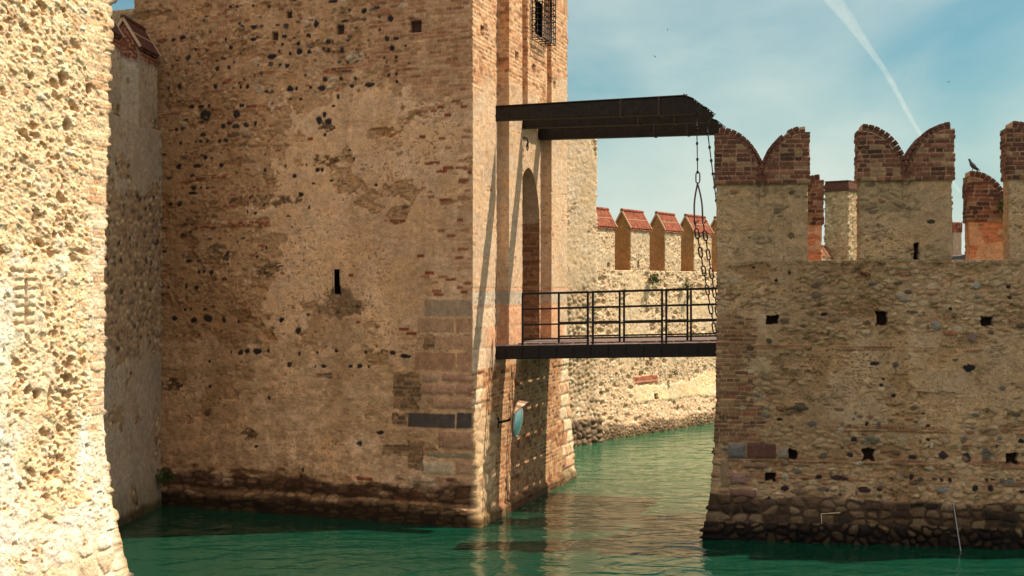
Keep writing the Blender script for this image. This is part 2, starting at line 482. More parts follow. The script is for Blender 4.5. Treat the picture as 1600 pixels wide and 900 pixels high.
class MB:
    def __init__(s): s.v = []; s.f = []
    def quadbox(s, o, ax, ay, az):
        """box with corner o and edge vectors"""
        o = Vector(o); ax = Vector(ax); ay = Vector(ay); az = Vector(az); b = len(s.v)
        for k in range(8):
            s.v.append(o + ax * (k & 1) + ay * ((k >> 1) & 1) + az * ((k >> 2) & 1))
        F_ = [(0, 2, 3, 1), (4, 5, 7, 6), (0, 1, 5, 4), (2, 6, 7, 3), (0, 4, 6, 2), (1, 3, 7, 5)]
        if ax.cross(ay).dot(az) < 0: F_ = [tuple(reversed(q)) for q in F_]
        s.f += [tuple(b + i for i in q) for q in F_]
    def bar(s, p, q, w, h=None, up=(0, 0, 1)):
        p = Vector(p); q = Vector(q); h = h or w; d = (q - p).normalized(); up = Vector(up)
        if abs(d.dot(up)) > .95: up = Vector((.949, -.314, 0))
        x = d.cross(up).normalized(); z = x.cross(d)
        s.quadbox(p - x * w / 2 - z * h / 2, x * w, q - p, z * h)
    def prism(s, poly, ext):
        """poly: list of 3D points, extruded by ext"""
        b = len(s.v); n = len(poly); e = Vector(ext)
        s.v += [Vector(p) for p in poly] + [Vector(p) + e for p in poly]
        s.f.append(tuple(b + i for i in range(n))[::-1]); s.f.append(tuple(b + n + i for i in range(n)))
        for i in range(n):
            j = (i + 1) % n; s.f.append((b + i, b + j, b + n + j, b + n + i))
    def tube(s, pts, r, n=8, closed=False):
        pts = [Vector(p) for p in pts]; b = len(s.v); m = len(pts)
        rs = r if isinstance(r, (list, tuple)) else [r] * m
        for i, p in enumerate(pts):
            a = pts[(i - 1) % m] if (closed or i > 0) else p
            c = pts[(i + 1) % m] if (closed or i < m - 1) else p
            d = (c - a).normalized()
            up = Vector((0.12, 0.31, 0.94)) if abs(d.z) < .9 else Vector((.94, .2, .1))
            x = d.cross(up).normalized(); y = d.cross(x).normalized()
            for k in range(n):
                t = 2 * math.pi * k / n
                s.v.append(p + (x * math.cos(t) + y * math.sin(t)) * rs[i])
        for i in range(m if closed else m - 1):
            j = (i + 1) % m
            for k in range(n):
                l = (k + 1) % n
                s.f.append((b + i * n + k, b + i * n + l, b + j * n + l, b + j * n + k))
        if not closed:
            s.f.append(tuple(b + k for k in range(n))); s.f.append(tuple(b + (m - 1) * n + k for k in range(n))[::-1])
    def grid(s, fn, nu, nv):
        b = len(s.v)
        for j in range(nv + 1):
            for i in range(nu + 1): s.v.append(Vector(fn(i / nu, j / nv)))
        for j in range(nv):
            for i in range(nu):
                a = b + j * (nu + 1) + i; s.f.append((a, a + 1, a + nu + 2, a + nu + 1))
    def build(s, name, mat, parent=None, bevel=0.0, origin=None, smooth=False):
        me = bpy.data.meshes.new(name); me.from_pydata([tuple(v) for v in s.v], [], s.f); me.update()
        if smooth: me.polygons.foreach_set('use_smooth', [True] * len(me.polygons))
        o = link(name, me, mat, parent, origin)
        if bevel:
            bv = o.modifiers.new('edge', 'BEVEL'); bv.width = bevel; bv.segments = 2; bv.limit_method = 'ANGLE'
        return o

# ================================================================== plan of the place
C0 = np.array([-0.735, 23.7])                 # near corner of the gate tower
TG = np.array([0.314, 0.949]); NG = np.array([0.949, -0.314])    # along / out of the gate face
DA = np.array([0.933, -0.361])                # along face A towards C0
def BR(a, b, z):                              # a: out of the gate face, b: along it
    p = C0 + TG * b + NG * a
    return Vector((p[0], p[1], z))
def pixA(x, y):                               # photo pixel -> (s to the left of C0, z) on face A
    k = (x - 800) / F; s = (-.735 - 23.7 * k) / (.933 + .361 * k); Y = 23.7 + .361 * s
    return s, zpix(y, Y)
def pixG(x, y):
    k = (x - 800) / F; b = (.735 + 23.7 * k) / (.314 - .949 * k); Y = 23.7 + .949 * b
    return b, zpix(y, Y)
W0 = np.array([3.6, 22.5]); DW = np.array([.987, -.158])
def pixW(x, y):
    k = (x - 800) / F; s = (22.5 * k - 3.6) / (.987 + .158 * k); Y = 22.5 - .158 * s
    return s, zpix(y, Y)
N0 = np.array([-3.67, 11.5])
def pixN(x, y):
    k = (x - 800) / F; s = (-3.63 - 11.5 * k) / (.314 - .949 * k); Y = 11.5 - .949 * s
    return s, zpix(y, Y)

# ------------------------------------------------------------------ water
def make_water():
    mb = MB()
    mb.grid(lambda u, v: (-3000 + 6000 * u, -200 + 6200 * v, 0), 6, 6)
    m, n, l, b = new_mat("lake_water")
    b.inputs['Base Color'].default_value = (0.030, 0.165, 0.082, 1)
    b.inputs['Roughness'].default_value = .06
    b.inputs['IOR'].default_value = 1.33
    geo = n.new('ShaderNodeNewGeometry')
    mp = n.new('ShaderNodeMapping'); mp.inputs['Scale'].default_value = (1.0, 1.6, 1); mp.inputs['Rotation'].default_value = (0, 0, -.35)
    l.new(geo.outputs['Position'], mp.inputs['Vector'])
    a = n.new('ShaderNodeTexNoise'); a.inputs['Scale'].default_value = 1.3; a.inputs['Detail'].default_value = 2; a.inputs['Distortion'].default_value = .6
    c = n.new('ShaderNodeTexNoise'); c.inputs['Scale'].default_value = 5.5; c.inputs['Detail'].default_value = 3; c.inputs['Distortion'].default_value = .3
    l.new(mp.outputs[0], a.inputs['Vector']); l.new(mp.outputs[0], c.inputs['Vector'])
    ad = n.new('ShaderNodeMath'); ad.operation = 'MULTIPLY_ADD'; ad.inputs[1].default_value = .09
    l.new(c.outputs['Fac'], ad.inputs[0]); l.new(a.outputs['Fac'], ad.inputs[2])
    bu = n.new('ShaderNodeBump'); bu.inputs['Strength'].default_value = 1; bu.inputs['Distance'].default_value = .055
    l.new(ad.outputs[0], bu.inputs['Height']); l.new(bu.outputs[0], b.inputs['Normal'])
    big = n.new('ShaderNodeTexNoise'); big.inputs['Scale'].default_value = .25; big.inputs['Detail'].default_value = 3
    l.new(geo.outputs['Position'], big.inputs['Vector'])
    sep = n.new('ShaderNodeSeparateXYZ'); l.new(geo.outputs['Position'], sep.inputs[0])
    far_lit = n.new('ShaderNodeMapRange'); far_lit.inputs['From Min'].default_value = 22; far_lit.inputs['From Max'].default_value = 33     # sunlit far water and shaded near water put into the base colour
    far_lit.inputs['To Min'].default_value = .20; far_lit.inputs['To Max'].default_value = .64; l.new(sep.outputs['Y'], far_lit.inputs['Value'])
    sm = n.new('ShaderNodeMath'); sm.operation = 'MULTIPLY_ADD'; sm.inputs[1].default_value = .25; l.new(big.outputs['Fac'], sm.inputs[0]); l.new(far_lit.outputs[0], sm.inputs[2])
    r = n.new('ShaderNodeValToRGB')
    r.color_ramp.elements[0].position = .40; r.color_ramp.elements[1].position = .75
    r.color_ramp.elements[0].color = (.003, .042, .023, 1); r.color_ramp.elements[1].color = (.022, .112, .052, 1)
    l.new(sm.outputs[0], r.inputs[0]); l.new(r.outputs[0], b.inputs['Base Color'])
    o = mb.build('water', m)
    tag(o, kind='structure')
make_water()

# ------------------------------------------------------------------ gate tower
tower = thing('gate_tower', 'tall plastered stone and brick gate tower with arched gateway and drawbridge slots', 'tower', (C0[0], C0[1], 0))

def cover_dark(pn, z0=0.12, z1=.62, seed=5):
    n = fbm(pn.U * 3, pn.Z * 5, seed, 4, .6)
    m = sst(z1, z0, pn.Z + (n - .5) * .5)
    pn.stain(m, (.26, .25, .20))

def P_course(U, Z, seed, bw, bh, pal, mortar=(70, 60, 48), relief=.035):
    """courses of roughly squared blocks"""
    Z = Z + (fbm(U * 1.5, Z, seed + 1, 2) - .5) * .05
    row = np.floor(Z / bh); off = hsh(row, row * 0, seed) * bw
    cu = (U + off) / bw; ci = np.floor(cu)
    e1 = (hsh(ci, row, seed + 2) - .5) * .5; 
    fu = cu - ci
    left = (hsh(ci, row, seed + 2) - .5) * .4; right = (hsh(ci + 1, row, seed + 2) - .5) * .4
    inl = fu < left; inr = fu > 1 + right
    cid = np.where(inl, ci - 1, np.where(inr, ci + 1, ci))
    du = np.minimum(np.abs(fu - left), np.abs(1 + right - fu)) * bw
    dz = np.minimum(Z / bh - row, 1 - (Z / bh - row)) * bh
    e = fbm(U * 14, Z * 14, seed + 6, 3) * .03
    d = np.minimum(du, dz) - e + .008
    m = sst(0.0, .014, d)
    r = hsh(cid, row, seed + 11); fn = fbm(U * 14, Z * 14, seed + 3, 4, .65)
    C = pick(r, pal) * (.55 + .9 * fn)[..., None]
    M = lin(mortar) * (.6 + .8 * fn)[..., None]
    H = m * relief * np.clip(d / .05, .2, 1) ** .5 * (.6 + .5 * hsh(cid, row, seed + 9)) + (fn - .5) * .02
    return H, M * (1 - m)[..., None] + C * m[..., None]

DARK = (52, 46, 42); GREY = (98, 90, 80)
A3 = [(388,30,8,10),(420,30,8,8),(495,25,8,6),(568,28,8,8),(870,5,20,8),(945,47,10,10),(1015,50,14,12),(665,67,15,12),(790,110,14,16),(925,97,18,9),(1140,90,18,14),(648,118,14,10),(497,125,16,9),(642,170,15,9),(755,165,14,10),(787,160,6,8),(497,183,17,9),(367,184,6,10),(388,220,10,10),(228,230,12,8),(847,193,14,10),(632,207,9,8),(707,203,9,11),(710,242,15,14),(758,242,13,11),(670,250,9,9),(847,232,10,12),(912,235,10,12),(1147,223,12,13),(1123,180,12,13),(1165,180,15,7),(580,263,25,11),(577,298,14,9),(622,305,9,10),(655,307,12,11),(937,287,8,9),(1111,272,7,6),(1165,269,10,6),(357,270,14,12),(380,315,10,11),(327,320,14,12),(150,403,14,16),(97,413,8,8),(318,403,12,13),(437,388,17,10),(437,408,10,8),(468,403,10,12),(403,412,6,5),(832,370,12,14),(907,368,10,10),(975,368,8,9),(1167,347,8,8),(1170,382,6,9),(815,411,21,13),(670,415,20,13),(698,413,8,10),(765,408,8,8),(958,402,12,9),(1040,398,26,10),(557,428,12,9),(583,427,7,10),(893,452,9,12),(670,464,10,6),(718,464,10,7),(575,482,20,14),(872,497,12,6),(250,497,18,8),(288,494,9,9),(440,494,15,11),(207,497,14,9),(272,540,29,27),(183,558,11,13),(415,535,23,17),(830,538,11,13),(805,565,17,18),(848,573,18,17),(382,578,15,8),(355,590,14,12),(412,592,19,13),(460,585,15,15),(505,578,10,11),(135,607,12,9),(260,630,16,13),(833,633,9,9),(225,663,5,6),(250,661,10,8),(280,660,11,10),(337,660,10,10),(368,657,14,10),(155,670,9,12),(948,704,7,7),(968,742,7,7),(271,737,14,12),(300,742,8,6),(147,779,16,13),(230,776,20,11),(347,773,14,11),(798,798,11,12),(820,796,8,10),(690,825,11,10),(550,797,9,10),(862,846,9,5),(1072,867,11,7),(213,880,17,12),(250,880,8,6),(280,881,10,8),
      (1090,140,7,8),(1210,215,7,5),(1130,350,10,7),(120,185,12,9),(165,175,18,10),(190,270,14,14)]
A4 = [(150,55,16,14),(213,5,25,7),(108,55,12,8),(470,93,6,8),(307,171,7,6),(720,12,14,12),(545,60,7,7),(450,218,10,5),(372,303,15,20),(193,322,18,10),(243,320,14,6),(515,303,10,8),(558,262,5,12),(240,373,7,10),(265,373,7,9),(298,377,13,12),(183,441,9,11),(230,447,15,12),(97,447,7,8),(125,592,14,13),(215,600,18,14),(282,592,28,18),(358,600,11,13),(176,551,9,8),(203,548,8,8),(268,550,9,6),(706,650,16,16),(628,600,14,12),(806,559,10,10),(930,568,8,5),(570,595,6,3),(437,753,15,14),(468,747,14,12),(518,747,23,16),(568,745,9,10),(392,750,8,5),(712,758,8,11),(797,753,8,7),(886,745,9,8),(1023,750,8,9),(1098,748,5,5),(1148,753,15,10),(1205,770,28,9),(665,808,13,13),(787,818,6,6),(827,818,15,10),(953,818,15,8),(995,816,12,11),(1038,818,7,7),(290,795,8,9)]
A5 = [(155,70,14,8),(292,72,9,7),(572,125,9,9),(1092,288,20,9),(998,338,15,11),(515,352,12,8),(735,460,6,14),(728,500,6,18)]

def paintA_front(pn):
    # U here is distance along the path (B' -> C0); convert to s left of the corner
    LA = LEN_A
    U = LA - pn.U; Z = pn.Z; pnU = pn.U
    pn.put(np.ones(U.shape), P_plaster(U, Z, 11, (224, 180, 138), 1.0))
    w = (fbm(U * 1.2, Z * 1.5, 77, 5, .62) - .5)
    # rubble exposed: left strip, top band, lower band
    left = sst(3.7, 4.4, U + w * 3.4 + .25 * (Z - 6))
    top = sst(7.75, 8.3, Z + w * 2.2 + .15 * (U - 3))
    low = sst(3.9, 3.4, Z + w * 2.6) * .9
    patch = sst(.62, .66, fbm(U * .9 + 4, Z * 1.5, 41, 5, .6))
    m = np.clip(np.maximum(np.maximum(left * sst(3.1, 3.6, Z + w), top), patch), 0, 1)
    m = sst(.35, .65, m + (fbm(U * 6, Z * 9, 19, 3) - .5) * .5)
    pal = [(6, 190, 148, 106), (4, 176, 134, 96), (3, 162, 122, 88), (2, 206, 170, 130), (1.0, 132, 104, 80), (1.0, 166, 106, 76)]
    Ra = P_rubble(U, Z, 23, .24, .10, .022, pal, (190, 148, 108), .1); Rb = P_rubble(U, Z, 24, .12, .055, .014, pal, (196, 154, 112), .0); Rc = P_plaster(U, Z, 26, (196, 152, 110), 1.8)
    k1 = sst(.45, .55, fbm(U * 2.2, Z * 3.4, 27, 4, .6)); k2 = sst(.50, .58, fbm(U * 2.7 + 8, Z * 4.4, 28, 4, .6))
    H_ = Ra[0] * (1 - k1) + Rb[0] * k1; C_ = Ra[1] * (1 - k1)[..., None] + Rb[1] * k1[..., None]
    H_ = H_ * (1 - k2) + Rc[0] * k2; C_ = C_ * (1 - k2)[..., None] + Rc[1] * k2[..., None]
    pn.put(m, (H_, C_), -.018)
    rg = fbm(U * 3.1, Z * 4.6, 57, 5, .68)
    crk = sst(.035, .0, np.abs(rg - .5)) * sst(.42, .55, fbm(U * 1.2, Z * 1.4, 58, 3)) * (.35 + .65 * m)
    pn.H -= crk * .02; pn.stain(crk * .55, (.55, .48, .40))
    hl = sst(.60, .68, fbm(U * 1.6 + 3, Z * 3.2, 59, 5, .6)) * (.3 + .7 * m)
    pn.H -= hl * .03; pn.stain(hl * .6, (.70, .62, .52))
    # horizontal brick bonding courses
    for zc in (7.95, 8.62, 5.65, 6.6):
        c = sst(.07, .05, np.abs(Z - zc - (fbm(U, U * 0, 3, 2) - .5) * .08)) * m * sst(.45, .55, fbm(U * 1.1, Z * 3, 91, 3))
        pn.put(c, P_brick(U, Z, 8, .25, .07, BRICKS), -.006)
    lowm = low * sst(.3, .6, fbm(U * 5, Z * 8, 29, 4, .6))
    pn.put(lowm * .75, P_rubble(U, Z, 53, .16, .07, .016, pal[:4], (180, 146, 106), .2), -.008)
    # brick along the gate corner, dense at the top
    bz = np.maximum(sst(1.45, 1.0, U + w * 2.4 - .75 * sst(8.0, 8.8, Z) ) * sst(7.2, 8.4, Z + w), sst(.45, .05, U + w * 1.5) * .72)
    bz = np.maximum(bz, sst(.2, .5, .5 - np.abs(U - 5.55) + w) * sst(9.2, 9.5, Z + w))
    bz = np.maximum(bz, sst(1.9, 1.5, U + w * 2) * sst(9.3, 9.6, Z))
    bm = sst(.4, .6, bz + (fbm(U * 4, Z * 13, 37, 3) - .5) * .9)
    pal_b = [(4, 184, 138, 102), (3, 170, 118, 84), (3, 196, 154, 116), (1, 146, 98, 72)]
    pn.put(bm * (.5 + .35 * sst(7.5, 8.5, Z)), P_brick(U, Z, 61, .25, .072, pal_b, (196, 156, 116), .008), -.002)
    # stones
    rnd = random.Random(4)
    def addl(lst, ox, oy, sc, f=1.0):
        for (cx, cy, rx, ry) in lst:
            s, z = pixA(ox + cx / sc, oy + cy / sc)
            c = rnd.choice([(50, 44, 41), (56, 48, 44), (44, 40, 40), (66, 56, 50)])
            pn.blob(LA - s, z, rx / sc * .0125 * f, ry / sc * .0125 * f, c, -.02, rnd.randint(1, 999))
    addl(A3, 230, 0, 3); addl(A4, 230, 300, 3); addl(A5, 230, 580, 3)
    for (cx, cy, rx, ry, oy, c) in [(895,50,28,14,0,(132,112,74)),(510,290,22,22,0,(206,172,136)),(515,410,35,28,0,(206,172,136)),(798,238,22,13,0,(190,160,128)),
        (745,108,15,12,0,(196,172,144)),(1197,28,20,12,0,(198,172,140)),(435,125,18,16,0,(184,150,112)),(460,180,12,12,0,(196,170,138)),(370,492,16,10,0,(186,158,122)),
        (338,550,12,8,0,(196,166,128)),(853,408,12,10,0,(206,180,146)),(870,370,22,12,0,(190,166,134)),(960,270,40,20,0,(196,170,140)),(1055,45,16,8,0,(104,96,88)),(902,287,12,9,0,(104,92,80)),
        (600,500,34,30,0,(208,172,136)),(110,65,38,18,580,(112,86,60)),(290,190,22,20,580,(120,92,66)),(475,300,36,26,580,(128,98,68)),(600,40,110,20,300,(128,98,70)),
        (430,40,60,20,300,(124,92,64)),(560,360,45,40,300,(134,104,74)),(320,280,60,30,300,(138,108,78)),(850,750,55,16,0,(132,98,66)),(840,600,40,18,0,(130,100,70))]:
        s, z = pixA(230 + cx / 3, oy + cy / 3)
        if rx > 24: pn.patch(LA - s, z, rx / 3 * .015, ry / 3 * .016, int(cx), c)
        else: pn.blob(LA - s, z, rx / 3 * .0125, ry / 3 * .0125, c, -.008 if c[0] < 160 else .006, int(cx), .5, rag=1.3)
    rnd2 = random.Random(8)
    for i in range(170):      # further small cobbles of the exposed core
        s = rnd2.uniform(3.2, 6.9); z = rnd2.uniform(3.4, 9.9)
        if rnd2.random() < .35: s = rnd2.uniform(1.2, 6.5); z = rnd2.uniform(8.4, 10.3)
        pn.blob(LA - s, z, rnd2.uniform(.02, .07), rnd2.uniform(.015, .04), rnd2.choice([(92, 76, 62), (112, 88, 66), (72, 62, 54), (196, 170, 138), (150, 98, 70)]), -.01, i)
    # red bricks let into the plaster
    for (x, y, w_) in [(631,514,9),(643,521,9),(704,437,9),(671,426,8),(657,400,6),(548,430,4),(690,268,9),(700,262,8),(485,217,5),(560,503,4),(572,748,14),(700,180,6),(688,167,5),(660,214,5)]:
        s, z = pixA(x, y)
        pn.rect(LA - s - w_ * .0125, LA - s + w_ * .0125, z - .03, z + .03, (150, 78, 52), -.004, int(x), .006)
    for i in range(40):
        s = rnd2.uniform(.05, 1.0) ** 1.3; z = rnd2.uniform(3.6, 8.2)
        pn.rect(LA - s - .11, LA - s + rnd2.uniform(0, .11), z, z + .06, rnd2.choice([(156, 96, 66), (172, 122, 88), (140, 84, 60)]), -.003, i, .01)
    # repaired patch under the loophole
    for (x0, x1, y0, y1) in [(512, 545, 452, 494), (500, 562, 470, 492)]:
        (s0, z0), (s1, z1) = pixA(x0, y0), pixA(x1, y1)
        pn.blob(LA - (s0 + s1) / 2, (z0 + z1) / 2, abs(s0 - s1) * .55, abs(z0 - z1) * .6, (150, 118, 88), -.018, 5, .3, .8, 1.0); pn.patch(LA - (s0 + s1) / 2, (z0 + z1) / 2, abs(s0 - s1) * .5, abs(z0 - z1) * .5, 9, (150, 118, 86))
    # squared stones and bands by the corner
    def blk(x0, x1, y0, y1, c, dh=0, bulge=0):
        (s0, z0), (s1, z1) = pixA(x0, y0), pixA(min(x1, 738), y1)
        cc = tuple(.62 * a + .38 * b for a, b in zip(c, (196, 154, 116))) if c[0] > 120 else tuple(1.25 * a for a in c)
        pn.rect(LA - s0, LA - s1 + (.05 if x1 >= 738 else 0), z1, z0, cc, dh, int(x0 + y0), .012, bulge * .6, .5, .035)
    blk(664, 738, 468, 494, (158, 138, 118), .004)
    blk(653, 710, 497, 520, (176, 138, 108)); blk(712, 738, 497, 520, (172, 126, 96))
    blk(676, 738, 524, 547, (184, 140, 108)); blk(648, 712, 550, 580, (170, 124, 94)); blk(714, 738, 550, 580, (176, 128, 98))
    blk(661, 687, 583, 597, (186, 152, 128), 0, .03); blk(690, 738, 583, 597, (176, 128, 106), 0, .04)
    blk(655, 710, 600, 617, (178, 132, 110), 0, .045); blk(713, 738, 600, 617, (170, 124, 102), 0, .045)
    blk(676, 738, 621, 640, (172, 128, 104), 0, .05)
    blk(638, 712, 644, 670, (72, 64, 58), .004); blk(714, 738, 644, 670, (68, 60, 54), .004)
    blk(686, 738, 673, 702, (160, 120, 94), 0, .05); blk(668, 738, 705, 717, (118, 104, 80), 0, .02)
    blk(662, 710, 720, 742, (190, 180, 152), 0, .04); blk(714, 738, 720, 742, (168, 130, 104), 0, .04)
    blk(640, 684, 744, 771, (190, 172, 144), 0, .04); blk(688, 738, 744, 771, (164, 124, 100), 0, .05)
    dk = [(4, 124, 94, 68), (3, 98, 76, 58), (3, 160, 122, 88)]
    for (x0, x1, y0, y1) in [(614, 656, 583, 642), (612, 637, 644, 665), (640, 664, 690, 735), (600, 640, 694, 712), (660, 680, 524, 546), (494, 520, 583, 591)]:
        (s0, z0), (s1, z1) = pixA(x0, y0), pixA(x1, y1)
        e = np.minimum(np.minimum(s0 - U, U - s1), np.minimum(z0 - Z, Z - z1)) + (fbm(U * 7, Z * 7, 2, 3) - .5) * .12
        pn.put(sst(-.01, .02, e) * .9, P_brick(U, Z, 13, .17, .073, dk, (160, 128, 92), .008), -.006)
    run = sst(.48, .62, fbm(U * 1.8, Z * .35, 95, 4, .6))
    pn.stain(run * .35, (.62, .55, .48))
    left_dark = sst(4.6, 6.4, U + w * 2.2)
    pn.stain(left_dark * .6, (.66, .60, .54))  # colour darkens towards the left end of the face
    # putlog holes and the loophole
    for (x0, x1, y0, y1) in [(424, 434, 50, 62), (526, 537, 39, 52), (447, 456, 18, 27), (641, 658, 33, 50)]:
        (s0, z0), (s1, z1) = pixA(x0, y0), pixA(x1, y1)
        pn.rect(LA - s0, LA - s1, z1, z0, (74, 50, 38), -.09, 3, .004)
    # plinth ledge and waterline growth
    n = fbm(U * 2.2, Z * 6, 65, 4, .62)
    lo = sst(.74, .68, Z + w * .3)
    pn.put(lo, P_rubble(U, Z, 37, .30, .09, .010, [(3, 176, 138, 102), (2, 144, 110, 84), (2, 196, 162, 126), (1, 112, 86, 66)], (128, 100, 74), .4, .7))
    led = sst(.58, .54, Z + (n - .5) * .35); pn.H += led * .05
    led2 = sst(.37, .34, Z + (n - .5) * .14 + .10 * (hsh(np.floor(U / .9), U * 0, 5) > .8)); pn.H += led2 * .09
    pn.stain(sst(.78, .58, Z + (n - .5) * .8) * sst(.38, .43, Z + (n - .5) * .1), (.26, .21, .17))
    pn.stain(sst(.46, .40, Z), (.72, .68, .60))
    pn.stain(sst(.36, .22, Z + (n - .5) * .25), (.14, .13, .10))

LEN_A = 7.6
B1 = C0 - DA * LEN_A
Gc = C0 + TG * 6.42
K1 = Gc - NG * 7.2
K2 = B1 + np.array([.361, .933]) * 4.0
batA = lambda Z: .10 * np.clip((2.6 - Z) / 2.6, 0, 1.2) ** 1.4
batG = lambda Z: .17 * np.clip((2.9 - Z) / 2.9, 0, 1.2) ** 1.4

Z_LO, Z_MID = 3.06, 7.93
slots = [(0, 1.3, 0, 0), (1.3, 2.12, .22, .22), (2.12, 3.0, 0, 0), (3.0, 3.36, .22, .22), (3.36, 4.77, .22, 0), (4.77, 5.12, .22, .22), (5.12, 6.42, 0, 0)]
gs, gu, gm, gh = [], [], [], []
upos = 0.0
for i, (b0, b1, dm, dh) in enumerate(slots):
    if i > 0:
        _, _, pm, ph = slots[i - 1]
        for k in range(1, 9):
            t = k / 9; gs.append(b0 + .0015 * t); gu.append(upos + .22 * t if max(pm, dm) > 0 else upos)
            gm.append(pm + (dm - pm) * t); gh.append(ph + (dh - ph) * t)
        upos += .22
    ss = arr(b0 + (.0016 if i else 0), b1, .035)
    for s in ss: gs.append(s); gu.append(upos + (s - b0)); gm.append(dm); gh.append(dh)
    upos += b1 - b0
gs, gu, gm, gh = map(np.array, (gs, gu, gm, gh))
def depthG(S, Z):
    m = gm[:len(S)][None]; h = gh[:len(S)][None]
    return np.where(Z < Z_LO, 0.0, np.where(Z < Z_MID, m, h))
def g_u2b(b):
    return float(np.interp(b, gs, gu))

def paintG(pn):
    U, Z = pn.U, pn.Z
    Bc = np.repeat(gs[:U.shape[1]][None], U.shape[0], 0)
    w = fbm(U * 1.3, Z * 1.2, 31, 4, .6) - .5
    pal = [(4, 200, 150, 108), (3, 186, 132, 92), (3, 210, 168, 126), (1.5, 156, 108, 76)]
    pn.put(np.ones(U.shape), P_brick(U, Z, 71, .25, .078, pal, (214, 182, 138), .009, .25))
    pl = sst(8.25, 7.75, Z + w * 1.6 - .3 * (Bc > 2) - .6 * (Bc > 5))
    pn.put(pl * .97, P_plaster(U, Z, 81, (208, 176, 140), 1.1), .008)
    some = sst(.70, .74, fbm(U * 4, Z * 9, 43, 3)) * pl
    pn.put(some * .8, P_brick(U, Z, 72, .25, .078, pal, (214, 182, 138), .008), 0)
    # pale pink ashlar at deck height
    ash = sst(4.42, 4.40, Z) * sst(2.85, 2.9, Z + w * .1)
    pn.put(ash, P_course(U, Z - 2.9 + .02, 12, .95, .385, [(3, 214, 162, 122), (2, 204, 174, 140), (1, 222, 190, 154)], (196, 160, 126), .006))
    grey = sst(4.06, 4.07, Z) * sst(4.36, 4.35, Z)
    pn.put(grey, P_plaster(U, Z, 5, (188, 168, 142), .5), .004)
    # foot: brick with rough quoins at both corners
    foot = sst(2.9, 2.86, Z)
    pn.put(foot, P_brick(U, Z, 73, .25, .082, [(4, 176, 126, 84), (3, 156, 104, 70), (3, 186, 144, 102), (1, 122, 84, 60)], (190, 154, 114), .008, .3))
    qn = foot * np.maximum(sst(.62, .56, Bc + (hsh(np.floor(Z / .28), Z * 0, 4) - .5) * .35) * sst(2.1, 2.15, Z), sst(5.62, 5.68, Bc + (hsh(np.floor(Z / .28), Z * 0, 9) - .5) * .45))
    pn.put(qn, P_course(U + .1 * np.sin(Z * 9), Z, 17, .6, .28, [(3, 216, 172, 130), (3, 222, 196, 158), (1, 190, 136, 100)], (150, 112, 80), .028))
    qn2 = sst(1.1, .8, Bc + w * 1.6) * sst(2.15, 2.05, Z + w * .1)
    pn.put(qn2, P_rubble(U, Z, 19, .40, .22, .022, [(3, 216, 182, 142), (2, 204, 170, 126), (1, 170, 130, 92)], (196, 164, 122), .6))
    bd = sst(2.62, 2.66, Z) * sst(3.0, 2.95, Z) * (Bc > 5.2); pn.H += bd * 0.03
    for (x, y) in [(753, 48), (807, 88), (866, 133), (834, 107)]:
        b, z = pixG(x, y); u = g_u2b(b)
        pn.rect(u - .09, u + .09, z - .08, z + .08, (70, 44, 30), -.12, 3, .004)
    u = g_u2b(.0)
    n = fbm(U * 2.2, Z * 5, 67, 4, .62)
    pn.stain(sst(.34, .12, Z + (n - .5) * .35), (.30, .27, .20))
    pn.H += sst(.22, .16, Z) * .06

zt = np.concatenate([spans(-.4, .1, -.1, .02, 3.055), spans(3.062, .02, 7.925), spans(7.932, .02, 10.75, .25, 17.0)])
zt = zt.astype(float)
def pp_far(seed, kind='rub'):
    def f(pn):
        pn.put(np.ones(pn.U.shape), P_rubble(pn.U, pn.Z, seed, .25, .14, .03))
        cover_dark(pn)
    return f
def holeG(S, Z):
    hw = .80
    rise = np.clip((Z - 5.83) / 1.17, 0, 1)
    w = hw * np.where(Z < 5.83, 1.0, np.sqrt(np.clip(1 - rise ** 1.7, 0, 1)))
    door = (np.abs(S - 4.12) < w) & (Z > Z_LO + .02) & (Z < 7.0)
    post = (S > 1.36) & (S < 1.96) & (Z > Z_LO + .02) & (Z < 5.0)
    win = (S > 3.9) & (S < 4.45) & (Z > 9.86) & (Z < 10.6)
    return door | post | win
def holeA(S, Z):
    s = LEN_A - S
    (s0, z0), (s1, z1) = pixA(522, 420), pixA(530.5, 459)
    return (s < s0) & (s > s1) & (Z < z0) & (Z > z1)
SA = spans(0, .05, .6, .015, LEN_A)
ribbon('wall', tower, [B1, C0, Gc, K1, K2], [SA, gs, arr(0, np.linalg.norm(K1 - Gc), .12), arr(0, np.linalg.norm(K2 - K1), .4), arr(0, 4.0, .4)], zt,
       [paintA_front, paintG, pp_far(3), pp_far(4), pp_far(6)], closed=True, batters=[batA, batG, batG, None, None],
       depths=[None, depthG, None, None, None], upaint=[None, gu, None, None, None], holes=[(1, holeG), (0, holeA)])

